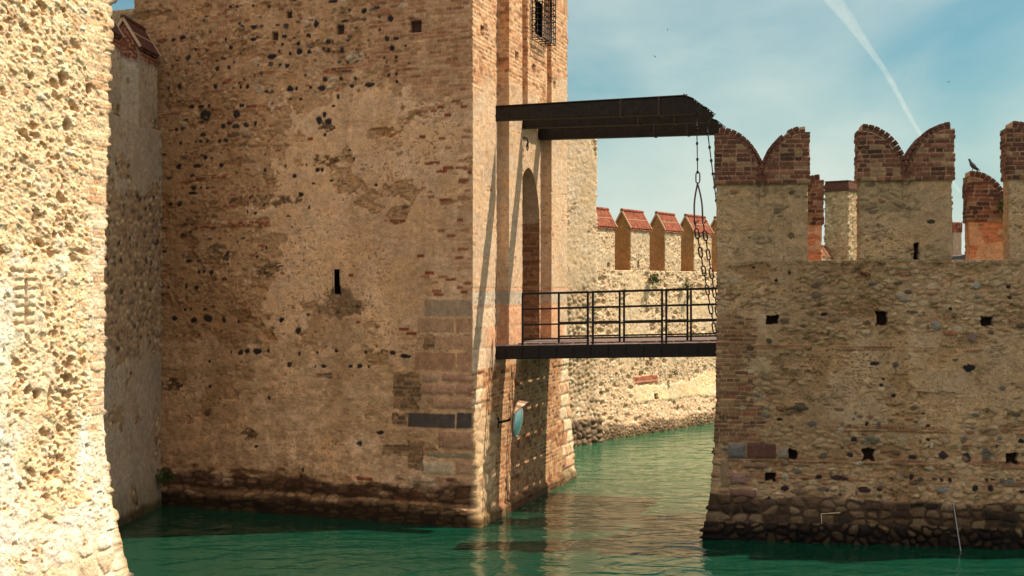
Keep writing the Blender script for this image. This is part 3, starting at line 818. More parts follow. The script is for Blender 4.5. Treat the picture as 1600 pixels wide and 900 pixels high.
# dark lining behind the loophole, postern and window; vaulted passage of the main arch
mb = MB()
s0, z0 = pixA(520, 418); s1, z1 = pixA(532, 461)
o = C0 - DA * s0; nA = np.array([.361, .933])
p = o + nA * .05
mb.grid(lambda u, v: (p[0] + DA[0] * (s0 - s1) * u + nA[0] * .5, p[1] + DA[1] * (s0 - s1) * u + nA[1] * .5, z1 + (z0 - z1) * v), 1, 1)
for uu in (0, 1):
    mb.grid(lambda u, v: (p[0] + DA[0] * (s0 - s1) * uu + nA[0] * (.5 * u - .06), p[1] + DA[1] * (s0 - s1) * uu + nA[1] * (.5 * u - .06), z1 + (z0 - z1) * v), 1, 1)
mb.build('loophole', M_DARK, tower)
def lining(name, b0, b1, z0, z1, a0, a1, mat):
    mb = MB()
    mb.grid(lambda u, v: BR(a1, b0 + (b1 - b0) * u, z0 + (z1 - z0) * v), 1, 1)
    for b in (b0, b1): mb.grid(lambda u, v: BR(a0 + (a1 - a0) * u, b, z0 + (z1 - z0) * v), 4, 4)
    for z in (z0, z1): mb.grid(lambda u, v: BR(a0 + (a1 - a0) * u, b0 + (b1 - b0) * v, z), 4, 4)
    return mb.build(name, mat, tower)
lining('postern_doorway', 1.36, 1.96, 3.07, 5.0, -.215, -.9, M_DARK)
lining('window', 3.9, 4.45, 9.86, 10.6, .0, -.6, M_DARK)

def passage():
    prof = []
    for z in np.arange(3.08, 5.83, .03): prof.append((.80, z))
    for t in np.linspace(0, 1, 34): prof.append((.80 * math.sqrt(max(0, 1 - (t) ** 1.7)), 5.83 + 1.17 * t))
    prof = [(a, z) for a, z in prof]
    full = [(x, z) for x, z in prof] + [(-x, z) for x, z in reversed(prof[:-1])]
    dep = arr(-.205, -2.6, .03)
    n = len(full); V = np.zeros((len(dep), n, 3)); C = np.zeros((len(dep), n, 3))
    fx = np.array([q[0] for q in full]); fz = np.array([q[1] for q in full])
    per = np.concatenate([[0], np.cumsum(np.hypot(np.diff(fx), np.diff(fz)))])
    D = np.repeat(-dep[:, None], n, 1); Zg = np.repeat(fz[None], len(dep), 0); Pg = np.repeat(per[None], len(dep), 0)
    hb, cb = P_brick(D, Zg, 3, .25, .075, [(3, 150, 108, 76), (2, 134, 92, 64), (1, 168, 130, 94)], (176, 142, 106), .01)
    hp, cp = P_plaster(D, Pg, 4, (200, 174, 140), .8)
    k = sst(5.80, 5.84, Zg + (fbm(D * 5, Pg * 5, 4, 3) - .5) * .1)[..., None]
    C = cb * (1 - k) + cp * k
    ctr = 4.12
    X = np.repeat(fx[None], len(dep), 0) * (1 + 0 * hb)
    X = X - np.sign(X) * np.abs(hb) * .5
    P = C0[None, None] + TG * (ctr + X)[..., None] + NG * (-D)[..., None]
    V = np.concatenate([P, Zg[..., None]], -1)
    idx = np.arange(V.shape[0] * n).reshape(-1, n)
    q = np.stack([idx[:-1, :-1], idx[:-1, 1:], idx[1:, 1:], idx[1:, :-1]], -1).reshape(-1, 4)
    me = mesh_np('passage', V.reshape(-1, 3), q, C.reshape(-1, 3))
    link('archway', me, M_MAS, tower)
    mb = MB()
    mb.quadbox(BR(-2.65, 3.2, 3.05), Vector((*(NG * .08), 0)), Vector((*(TG * 1.84), 0)), (0, 0, 4.1))
    for k in range(9):
        mb.quadbox(BR(-2.57, 3.22 + .2 * k, 3.05), Vector((*(NG * .03), 0)), Vector((*(TG * .185), 0)), (0, 0, 4.0))
    mb.build('gate_door', M_TIMBER, tower)
    mb = MB(); mb.quadbox(BR(-2.6, 3.2, 2.95), Vector((*(NG * 2.3), 0)), Vector((*(TG * 1.84), 0)), (0, 0, .2))
    mb.build('threshold', M_PLANK, tower)
passage()

def grille():
    mb = MB(); b0, b1, a1, z0, z1 = 3.66, 4.66, .24, 9.72, 10.72
    r = .011
    for z in arr(z0, z1, .125):
        mb.tube([BR(-.03, b0, z), BR(a1, b0, z), BR(a1, b1, z), BR(-.03, b1, z)], r, 6)
    for b in arr(b0, b1, .143): mb.tube([BR(a1, b, z0), BR(a1, b, z1)], r, 6)
    for a in (.02, .13):
        for b in (b0, b1): mb.tube([BR(a, b, z0), BR(a, b, z1)], r, 6)
    for b in arr(b0, b1, .25): mb.tube([BR(-.03, b, z0), BR(a1, b, z0)], r, 6); mb.tube([BR(-.03, b, z1), BR(a1, b, z1)], r, 6)
    mb.tube([BR(.12, b0, z0), BR(.12, b1, z0)], r, 6)
    mb.build('window_grille', M_IRON, tower, smooth=True)
grille()

# ------------------------------------------------------------------ lower wall running left from the tower, far behind
def simple_paint(seed, dark=True, pal=STONES, sx=.2, sz=.12, relief=.03, mort=MORTAR, fill=.5):
    def f(pn):
        pn.put(np.ones(pn.U.shape), P_rubble(pn.U, pn.Z, seed, sx, sz, relief, pal, mort, fill))
        if dark: cover_dark(pn)
    return f
def box_ribbon(name, parent, p0, p1, thick, z0, z1, paint, st=.03, stz=.03, stb=.3, mat=None, ztop=None, both=False, batter=None):
    """closed wall block: front face from p0 to p1 (outside on the right), thickness to the left"""
    p0 = np.array(p0, float); p1 = np.array(p1, float)
    d = (p1 - p0); L = np.linalg.norm(d); d /= L; n = np.array([d[1], -d[0]])
    q1 = p1 - n * thick; q0 = p0 - n * thick
    fs = arr(0, L, st)
    zt_ = None
    if ztop is not None:
        zt_ = [lambda u: ztop(u), float(ztop(np.array([L]))[0]), lambda u: ztop(L - u), float(ztop(np.array([0.]))[0])]
    es = arr(0, thick, st * 1.5)
    return ribbon(name, parent, [p0, p1, q1, q0], [fs, es, fs, es], arr(z0, z1, stz), [paint] * 4, closed=True, ztop=zt_, cap=(0, 2), mat=mat,
                  batters=[batter, None, None, None] if batter else None)
def bare(pn):
    pn.put(np.ones(pn.U.shape), P_rubble(pn.U, pn.Z, 14, .18, .1, .03, STONES, (170, 140, 100), .4)); cover_dark(pn)
w_link = thing('castle_wall', 'dim brown wall top glimpsed behind the tiled battlement beside the gate tower', 'wall', (B1[0], B1[1] + .1, 0))
pL = B1 + nA * .12
ribw = box_ribbon('wall', w_link, pL - DA * 5.0, pL, .9, -.3, 10.2, bare, .05, .05)

# ------------------------------------------------------------------ tiled merlons
def tile_roof(mb_t, mb_m, p, d, L, ty, zt_, zr, over=.05):
    """saddle roof along d from p (front left corner on the outer face); ty thickness towards the inside"""
    p = np.array(p, float); d = np.array(d, float); n = np.array([d[1], -d[0]])
    ncol = max(5, int(L / .115)); th = .03
    for side in (0, 1):
        def fn(u, v, lift=0.0, side=side):
            x = -over + (L + 2 * over) * u
            # v: 0 eave .. 1 ridge
            half = ty / 2 + over
            y = (over - half * v) if side == 0 else (-ty - over + half * v)
            z = zt_ - .04 + (zr - zt_ + .04) * v
            step = .02 if v < .5 else .045
            q = p + d * x + n * y
            c = abs(math.sin(math.pi * u * ncol)) * .032
            return (q[0] + n[0] * 0.0, q[1], z + c + lift + step * 0)
        mb_t.grid(lambda u, v: fn(u, v), ncol * 4, 6)
        mb_t.grid(lambda u, v: fn(1 - u, v, -.055), 6, 2)
    for v in (.0, .48):
        for side in (0, 1):
            half = ty / 2 + over
            y = (over - half * v) if side == 0 else (-ty - over + half * v)
            z = zt_ - .04 + (zr - zt_ + .04) * v
            a = p + d * (-over) + n * y; b = p + d * (L + over) + n * y
            if v > 0: mb_m.bar((a[0], a[1], z + .018), (b[0], b[1], z + .018), .025, .025)
    a = p + d * (-over) - n * ty / 2; b = p + d * (L + over) - n * ty / 2
    mb_t.tube([(a[0], a[1], zr + .01), (b[0], b[1], zr - .015)], .055, 8)
    for x in (-over + .012, L + over - .012):   # verge mortar
        for sgn in (over, -ty - over):
            e = p + d * x + n * sgn; r = p + d * x - n * ty / 2
            mb_m.bar((e[0], e[1], zt_ - .03), (r[0], r[1], zr - .01), .03, .05)

def tiled_merlon(parent, p, d, L, ty, z0, ze, zr, paint, st=.03, mat=None, tile=None, side=None):
    p = np.array(p, float); d = np.array(d, float); n = np.array([d[1], -d[0]])
    root = bpy.data.objects.new('merlon', None)
    def gz(u): return ze + (zr - ze - .03) * (1 - np.abs(u - ty / 2) / (ty / 2))
    q = [p, p + d * L, p + d * L - n * ty, p - n * ty]
    fs = arr(0, L, st); es = arr(0, ty, st)
    o = ribbon('merlon', parent, q, [fs, es, fs, es], arr(z0, ze, st), [paint, side or paint, paint, side or paint], closed=True, mat=mat,
               ztop=[float(ze), gz, float(ze), gz], cap=None, origin=(p[0], p[1], z0))
    mt, mm = MB(), MB(); tile_roof(mt, mm, p, d, L, ty, ze, zr)
    r = mt.build('roof', tile or M_TILE, o, smooth=False); mm.build('roof_mortar', M_MORT, r)
    return o

# ------------------------------------------------------------------ inner left wall (shaded) with tiled merlons
def paint_inner(pn):
    U, Z = pn.U, pn.Z
    w = fbm(U * 1.5, Z * 1.2, 5, 4, .6) - .5
    pn.put(np.ones(U.shape), P_plaster(U, Z, 51, (178, 160, 136), 1.2))
    m = sst(.45, .6, sst(6.6, 5.9, Z + w * 1.6) * sst(2.9, 3.3, Z + w * 1.2) + (fbm(U * 3, Z * 3, 6, 4) - .5) * .5)
    m2 = sst(.60, .66, fbm(U * 2 + 3, Z * 1.5, 16, 4, .6))
    pal = [(3, 184, 158, 124), (3, 160, 134, 104), (2, 128, 110, 90), (1, 80, 68, 58), (1, 192, 170, 138)]
    pn.put(np.maximum(m, m2), P_rubble(U, Z, 25, .17, .11, .035, pal, (166, 138, 106), .3), -.015)
    pn.stain(sst(.9, .1, Z + w * .6) * .8, (.5, .5, .38))
    pn.stain(sst(.25, .12, Z + w * .2), (.3, .3, .22))
iw_dir = np.array([-.0712, -.9975])      # running from the tower towards the camera; outside is on the left
I0 = np.array([-7.16, 26.35])            # inner corner
I1 = I0 + iw_dir * 7.0
iw = thing('inner_castle_wall', 'shaded grey plastered wall with brown tiled merlons joining the gate tower', 'wall', (I0[0], I0[1], 0))
batI = lambda Z: .12 * np.clip((1.2 - Z) / 1.2, 0, 1.2) ** 1.3
box_ribbon('wall', iw, I1, I0, .8, -.3, 7.6, paint_inner, .03, .03, batter=batI)
def paint_im(pn):
    U, Z = pn.U, pn.Z
    pn.put(np.ones(U.shape), P_plaster(U, Z, 51, (178, 160, 136), 1.2))
    m = sst(8.85, 9.0, Z + (fbm(U * 3, Z * 3, 2, 3) - .5) * .5)
    pn.put(m, P_brick(U, Z, 9, .22, .075, [(3, 128, 72, 52), (2, 110, 60, 44)], (176, 136, 104), .01))
    m = sst(.56, .6, fbm(U * 2.2, Z * 2.2, 6, 4, .6))
    pn.put(m, P_rubble(U, Z, 25, .14, .1, .03, STONES, (140, 116, 88), .5), -.01)
wdir = -iw_dir
for s_ in (1.45, 3.45, 5.4):
    p = I0 + iw_dir * s_
    tiled_merlon(iw, p, wdir, 1.05, .6, 7.55, 9.12, 9.66, paint_im, .025, None, M_TILE2)

# ------------------------------------------------------------------ near sunlit wall on the left
def paint_near(pn):
    U, Z = pn.U, pn.Z      # U from near end to the far corner
    S = LEN_N - U
    w = fbm(S * 1.6, Z * 1.1, 5, 4, .6) - .5
    pal = [(5, 246, 214, 174), (3, 238, 198, 150), (1.5, 212, 168, 122), (2, 250, 230, 198), (1, 226, 166, 112), (.8, 166, 142, 116)]
    mort = (246, 210, 164)
    Z0 = Z; Zs = Z - .22 * S
    Ra = P_rubble(S, Zs, 33, .10, .045, .013, pal, mort, .1, .95); Rb = P_rubble(S, Zs, 34, .05, .025, .008, pal, mort, .0, .95)
    k1 = sst(.42, .55, fbm(S * 4, Z * 4, 27, 4, .6))
    pn.put(np.ones(U.shape), (Ra[0] * (1 - k1) + Rb[0] * k1, Ra[1] * (1 - k1)[..., None] + Rb[1] * k1[..., None]))
    pn.H += (fbm(S * 45, Zs * 70, 36, 3, .7) - .5) * .013 + (fbm(S * 14, Zs * 26, 37, 3, .6) - .5) * .012
    g1, g2, gx, gy = worley(S / .06, Zs / .05, 66, .95)
    gr = hsh(gx, gy, 9); zone = sst(.42, .56, fbm(S * 2.4, Z * 2.0, 67, 4, .6))
    gp = sst(.42, .20, g1 + (fbm(S * 30, Z * 30, 68, 3) - .5) * .35) * (gr > .52) * zone
    pn.H -= gp * .030; pn.stain(gp * .5, (.70, .56, .42))
    # sparse bigger stones and lost ones
    f1, f2, cx, cy = worley(S / .19, Zs / .11, 88, .9)
    r = hsh(cx, cy, 3)
    pit = sst(.40, .25, f1 + (fbm(S * 24, Z * 24, 8, 3) - .5) * .6) * (r > .84)
    pn.H -= pit * .032; pn.stain(pit * .6, (.62, .54, .42))
    st = sst(.48, .36, f1 + (fbm(S * 22, Z * 22, 8, 3) - .5) * .3) * (r < .22)
    pn.H += st * .010
    plm = np.maximum(sst(5.0, 4.6, Z + w * 2.0) * sst(.95, 1.15, S + w), sst(.50, .56, fbm(S * 1.4 + 7, Z * 1.1, 13, 5, .6)) * sst(5.6, 5.0, Z))
    plm = np.maximum(plm, sst(2.75, 2.4, Z + w * 1.2))
    plm = np.maximum(plm, sst(.30, .2, S + w * .3) * sst(5.2, 4.9, Z) * .9)
    plm = plm * sst(.30, .42, fbm(S * 7, Z * 9, 71, 4, .6))
    pn.put(plm, P_plaster(S, Z, 91, (244, 222, 194), 2.2), .010)
    # corner bricks
    row = np.floor(Z / .085)
    c = sst(.26, .24, S + (hsh(row, row * 0, 6) - .5) * .2) * sst(3.0, 3.3, Z + w * .8) * sst(.35, .5, fbm(S * 3, Z * 4, 61, 3) + .2 * sst(5, 6, Z))
    pn.put(c * .65, P_brick(S, Z, 77, .24, .078, [(4, 232, 198, 156), (2, 222, 178, 132), (1, 204, 150, 104)], (236, 210, 172), .008, .5), .004)
    # broken blocks round a loophole
    def NP(x, y): return pixN(x, y)
    s0, z0 = NP(22, 412); s1, z1 = NP(66, 520)
    rd = random.Random(3); n = 8
    for i in range(n):
        za = z0 + (z1 - z0) * i / n; zb = z0 + (z1 - z0) * (i + .86) / n
        for (xa, xb) in ((24 + rd.uniform(0, 8), 44), (46, 64 - rd.uniform(0, 4))):
            if xa > 45 and i > 1: xa = 50
            sa, _ = NP(xa, 450); sb, _ = NP(xb, 450)
            pn.rect(LEN_N - sa, LEN_N - sb, zb, za, rd.choice([(236, 212, 170), (232, 200, 156)]), .012, i * 3 + int(xa), .008, .025)
    sa, _ = NP(44, 450); sb, _ = NP(48.5, 450); _, za = NP(46, 436); _, zb = NP(46, 508)
    pn.rect(LEN_N - sa, LEN_N - sb, zb, za, (84, 62, 46), -.16, 2, .004)
    for (x, y, rx, ry) in [(100,125,8,12),(108,195,8,12),(60,345,6,9),(50,120,5,8),(140,140,7,10),(115,570,7,10),(84,620,4,20),(52,610,9,8),(65,617,9,8),(112,590,9,7)]:
        s, z = NP(x, y); pn.blob(LEN_N - s, z, rx * .0056, ry * .0052, (170, 140, 102), -.05, int(x), .4)
    # big rough foot stones
    ft = sst(2.25, 2.05, Z + w * .5)
    pn.put(ft * .8, P_rubble(S, Z, 35, .26, .17, .035, [(4, 240, 218, 188), (2, 228, 196, 156)], (228, 198, 160), .3))
LEN_N = 5.0
NE = N0 - TG * LEN_N
def batN(Z): return .105 * np.clip(3.15 - Z, 0, 4) ** 1.45 * np.where(Z < 3.15, 1, 0) + .022 * np.clip(Z - 4.6, 0, 3)
near = thing('castle_wall', 'sunlit pale rubble wall end rising from the water closest to the viewer', 'wall', (N0[0], N0[1], 0))
NB = N0 - NG * 1.6
NSB = NE - NG * 1.6
ribbon('wall', near, [NE, N0, NB, NSB], [spans(0, .05, 3.2, .0085, LEN_N), arr(0, 1.6, .04), arr(0, LEN_N, .25), arr(0, 1.6, .25)],
       spans(-.4, .06, 1.5, .0085, 7.3, .1, 11.0), [paint_near, simple_paint(4), simple_paint(5), simple_paint(6)], closed=True,
       batters=[batN, batN, None, None])

# ------------------------------------------------------------------ far curtain wall behind the bridge
FL0 = np.array([1.72, 36.2]); FD = np.array([.6364, .7713]); FN = np.array([.7713, -.6364])
def paint_far(pn):
    U, Z = pn.U, pn.Z
    w = fbm(U * .8, Z * 1.1, 7, 4, .6) - .5
    pal = [(4, 222, 192, 154), (3, 210, 176, 138), (1.6, 176, 144, 112), (2, 234, 212, 180), (.8, 140, 110, 86)]
    pn.put(np.ones(U.shape), P_rubble(U, Z, 44, .14, .08, .034, pal, (216, 184, 144), .25, .95))
    f1, f2, cx, cy = worley(U / .26, Z / .17, 58, .9)
    pit = sst(.5, .28, f1) * (hsh(cx, cy, 3) > .8); pn.H -= pit * .06
    sm = sst(.52, .6, fbm(U * .7 + 2, Z * 1.3, 15, 5, .6)) * sst(1.5, 2.0, Z)
    pn.put(sm * .85, P_plaster(U, Z, 18, (226, 196, 156), 2.6), .015)
    band = sst(1.55, 1.45, Z + w * .6) * sst(.85, .95, Z + w * .3) * sst(2.4, 3.6, U + w)
    pn.put(band, P_plaster(U, Z, 19, (232, 202, 158), 2.0), .03)
    rb = sst(.02, .0, np.abs(Z - 1.62) - .10) * sst(.0, .1, U - 3.0) * sst(.1, 0, U - 4.3)
    pn.put(rb, P_brick(U, Z, 21, .25, .075, [(3, 176, 104, 78), (2, 160, 90, 66)], (206, 150, 116), .01), .02)
    b2 = sst(.48, .36, Z + w * .45)
    pn.put(b2, P_rubble(U, Z, 46, .15, .09, .045, [(3, 164, 138, 106), (2, 134, 110, 84), (1, 190, 162, 124)], (112, 90, 66), .5, .9), .02)
    pn.stain(sst(.3, .1, Z + w * .3), (.5, .5, .4))
    u, z = 3.2, 1.1
    pn.rect(4.05, 4.25, .98, 1.14, (60, 46, 36), -.1, 3)
def paint_farm(pn):
    U, Z = pn.U, pn.Z
    pal = [(4, 206, 180, 150), (3, 190, 162, 132), (1.5, 156, 130, 106), (1.5, 222, 204, 176)]
    pn.put(np.ones(U.shape), P_rubble(U, Z, 47, .11, .085, .030, pal, (230, 196, 150), .45, .95))
    m = sst(.55, .62, fbm(U * 1.5, Z * 1.8, 9, 4, .6))
    pn.put(m, P_plaster(U, Z, 17, (208, 182, 148), 1.8), .012)
far = thing('curtain_wall', 'sunlit rubble curtain wall with orange tiled merlons seen behind the drawbridge', 'wall', (FL0[0], FL0[1], 0))
f0 = FL0 - FD * 3.0
f1_ = FL0 + FD * 9.5
OFF = 3.0
batF = lambda Z: .25 * np.clip((1.6 - Z) / 1.6, 0, 1.3) ** 1.2
def paint_far_o(pn):
    pn.U = pn.U - OFF; paint_far(pn)
box_ribbon('wall', far, f0, f1_, .6, -.3, 4.93, paint_far_o, .03, .028, mat=M_FAR, batter=batF)
mers = [(1.0, 2.07), (2.88, 3.92), (4.78, 5.72), (6.49, 7.6), (8.35, 9.4)]
mcount = []
for i, (a, b) in enumerate(mers):
    p = FL0 + FD * a
    def pf(pn, k=i):
        pn.U = pn.U + k * 7.3; paint_farm(pn)
    def pside(pn, k=i):
        pn.put(np.ones(pn.U.shape), P_plaster(pn.U + k * 3.1, pn.Z, 88, (176, 130, 84), 1.6))
    slit = {0: (.68, .78, 5.00, 5.12), 1: (.36, .44, 4.92, 5.20), 4: (.10, .18, 4.95, 5.3)}.get(i)
    def pfs(pn, k=i, sl=slit, f=pf):
        base = pn.U.copy(); f(pn); pn.U = base
        if sl: pn.rect(sl[0], sl[1], sl[2], sl[3], (40, 30, 24), -.14, 2, .006, wob=.04)
        pn.stain(sst(6.02, 6.2, pn.Z) * .6, (.62, .56, .50))
    m_ = tiled_merlon(far, p, FD, b - a, .58, 4.90, 6.22, 6.74, pfs, .03, M_FAR, None, pside)
# slits in the merlons
# taller stub of wall between the gate tower and the curtain wall
stub = thing('wall_tower', 'plain pale rubble turret between the gate tower and the tiled curtain wall', 'tower', (FL0[0], FL0[1], 0))
def paint_stub(pn):
    U, Z = pn.U, pn.Z
    pal = [(4, 194, 168, 134), (3, 178, 150, 116), (1.5, 148, 124, 98), (1.5, 210, 190, 160)]
    pn.put(np.ones(U.shape), P_rubble(U, Z, 147, .2, .13, .05, pal, (184, 156, 120), .4, .95))
    m = sst(.44, .54, fbm(U * 1.1, Z * 1.0, 9, 5, .6)) * sst(4.0, 4.6, Z)
    pn.put(m, P_plaster(U, Z, 17, (206, 180, 146), 2.4), .025)
    b2 = sst(.75, .62, Z)
    pn.put(b2, P_rubble(U, Z, 46, .24, .17, .09, [(3, 128, 106, 80), (2, 104, 84, 64)], (84, 68, 50), .6, .8), .02)
sp0 = FL0 - FD * 3.2 + FN * .14; sp1 = FL0 + FD * .93 + FN * .14
def stub_top(u): return 9.0 + .08 * fbm(u * 3, u * 0, 5, 3)
box_ribbon('wall', stub, sp0, sp1, 1.6, -.3, 9.0, paint_stub, .035, .03, mat=M_FAR, ztop=stub_top, batter=batF)

# second stretch of curtain wall, farther off (seen through the battlements)
f2a = np.array([8.9, 45.0]); f2b = np.array([16.3, 63.4])
fd2 = (f2b - f2a) / np.linalg.norm(f2b - f2a)
far2 = thing('curtain_wall', 'distant stretch of tiled battlement glimpsed low between the first two swallowtail merlons', 'wall', (f2a[0], f2a[1], 0))
box_ribbon('wall', far2, f2a, f2b, .6, -.3, 4.9, simple_paint(62, True, STONES, .2, .13, .05), .08, .08, mat=M_FAR)
L2 = np.linalg.norm(f2b - f2a)
for s_ in (L2 - 6.6, L2 - 4.4, L2 - 2.3):
    tiled_merlon(far2, f2a + fd2 * s_, fd2, 1.2, .6, 4.87, 5.85, 6.35, paint_farm, .05, M_FAR)
# square turret with a tiled cap
def turret():
    P = np.array([15.75, 60.0]); d = FD; n = FN
    t = thing('turret', 'slim square turret with brown tiled cap seen between the first two swallowtail merlons', 'turret', (P[0], P[1], 0))
    q = [P, P + d * 1.55, P + d * 1.55 - n * 1.15, P - n * 1.15]
    ribbon('wall', t, q, [arr(0, 1.55, .06), arr(0, 1.15, .06), arr(0, 1.55, .06), arr(0, 1.15, .06)], arr(-.3, 9.05, .06),
           [simple_paint(71, False, [(3, 186, 160, 124), (2, 156, 132, 102), (1, 206, 180, 144)], .2, .14, .08)] * 4, closed=True, mat=M_FAR)
    c = P + d * .775 - n * .575
    mb = MB(); e = .10
    def cp(a, b, z): v = P + d * a - n * b; return (v[0], v[1], z)
    for (A, B) in [((-e, -e), (1.55 + e, -e)), ((1.55 + e, -e), (1.55 + e, 1.15 + e)), ((1.55 + e, 1.15 + e), (-e, 1.15 + e)), ((-e, 1.15 + e), (-e, -e))]:
        dv = np.array(B) - np.array(A)
        nn = max(6, int(np.linalg.norm(dv) / .14))
        def fn(u, v, A=A, B=B, nn=nn):
            x = A[0] + (B[0] - A[0]) * u; y = A[1] + (B[1] - A[1]) * u
            x = x + (.775 - x) * v * .16; y = y + (.575 - y) * v * .16
            return cp(x, y, 9.03 + .40 * v + .035 * abs(math.sin(math.pi * nn * u)))
        mb.grid(fn, nn * 4, 3)
    mb.quadbox(cp(-e, -e, 8.97), Vector((*(d * (1.55 + 2 * e)), 0)), Vector((*(-n * (1.15 + 2 * e)), 0)), (0, 0, .05))
    mb.prism([cp(-.02, -.02, 9.40), cp(1.57, -.02, 9.40), cp(1.57, 1.17, 9.40), cp(-.02, 1.17, 9.40)], (0, 0, .06))
    mb.build('tiled_cap', M_TILE2, t)
turret()
def chimney_pier():
    Y = 70.0; x0 = (1489 - 800) / F * Y; w_ = 13.5 / F * Y
    t = thing('brick_pier', 'small distant pier with dark red brick head right of the second swallowtail merlon', 'pier', (x0, Y, 0))
    def pp(pn):
        pn.put(np.ones(pn.U.shape), P_plaster(pn.U, pn.Z, 3, (190, 160, 134), 1.5))
        k = sst(7.42, 7.45, pn.Z); pn.put(k, P_brick(pn.U, pn.Z, 4, .25, .12, [(2, 150, 84, 66), (1, 120, 66, 54)], (190, 150, 124)), .02)
    box_ribbon('pier', t, (x0, Y), (x0 + w_, Y), .5, 4.0, zpix(347, Y), pp, .04, .06, mat=M_FAR)
    mb = MB(); zb = 4.2
    t2 = thing('low_roof', 'low dark slate roof hump behind the gap right of the second swallowtail merlon', 'roof', (x0 + .4, Y - 2, 0))
    a = (1486 - 800) / F * 68; b = (1530 - 800) / F * 68
    poly = [(a, 67, 0), (b, 67, 0), (b, 67, 5.9)] + [(b + (a - b) * t_, 67, 5.9 + .3 * math.sin(math.pi * (.25 + .6 * t_))) for t_ in np.linspace(.1, .9, 8)] + [(a, 67, 5.75)]
    mb.prism(poly, (0, 5, 0)); mb.build('roof', plain_mat('slate', (84, 80, 78), .9), t2)
chimney_pier()

# ------------------------------------------------------------------ right battlemented wall
W_dark7 = [(1523,152,13,10),(1330,550,28,18),(870,527,24,10),(960,685,13,10),(1105,772,10,6),(620,285,18,8),(385,120,8,8),(1240,258,9,8),(275,55,7,6),(450,82,7,10),(1530,205,10,10),(900,635,8,8),(910,603,9,7)]
W_dark8 = [(828,70,10,10),(1128,80,10,8),(765,147,20,12),(1130,148,10,9),(1585,155,14,13),(747,222,16,12),(1053,233,22,10),(1203,225,22,20),(1318,235,20,22),(595,330,16,10),(690,333,35,13),(1047,330,12,14),(1195,343,8,10),(1236,343,8,12),(1415,345,9,9),(1446,343,10,6),(1532,342,12,8),(425,387,22,15),(820,392,30,14),(630,392,15,9),(890,392,15,9),(1358,385,15,16),(1433,385,11,15),(1588,402,15,10),(340,453,32,24),(588,465,26,20),(508,447,12,18),(858,480,12,20),(720,340,14,10),(400,48,14,8)]
W_grey = [(970,533,15,14,7,(108,98,86)),(495,745,50,14,7,(92,82,72)),(350,417,15,14,7,(96,84,70)),(1347,400,16,26,7,(140,112,98)),(430,320,22,17,7,(116,94,70)),(1365,145,18,16,7,(160,152,136)),(990,195,28,14,7,(168,150,124)),
          (585,190,28,16,7,(124,104,82)),(585,140,26,16,7,(122,102,80)),(1240,375,35,12,7,(168,112,80)),(1170,340,20,22,7,(150,138,124)),
          (555,68,22,15,8,(116,108,94)),(710,68,10,12,8,(122,118,96)),(890,70,10,16,8,(104,98,90)),(860,145,35,17,8,(120,114,90)),(690,215,35,28,8,(168,136,96)),(1412,215,26,28,8,(112,106,86)),
          (1090,340,14,12,8,(92,82,74)),(1160,338,14,8,8,(84,76,68)),(1490,347,14,12,8,(98,90,78)),(730,452,26,13,8,(100,94,78)),(430,325,20,12,8,(176,162,136)),(1200,390,30,14,8,(150,142,128)),
          (430,262,14,12,8,(146,130,110)),(510,270,40,10,8,(150,122,92)),(500,400,45,16,8,(128,100,74))]
def bricks_corner(pn, S, Z):
    row = np.floor(Z / .076)
    lim = .55 + .25 * sst(3.4, 1.4, Z) + (hsh(row, row * 0, 3) - .5) * .3 + .25 * (fbm(S * 3, Z * 2, 12, 3) - .5)
    m = sst(.02, -.02, S - lim) * sst(3.98, 3.85, Z + (fbm(S * 4, Z * 3, 12, 3) - .5) * .3) * sst(1.66, 1.72, Z)
    pn.put(m * .95, P_brick(S, Z, 63, .24, .072, [(4, 142, 104, 74), (3, 120, 82, 58), (2, 164, 126, 90), (1, 156, 98, 68)], (178, 150, 110), .010), .006)

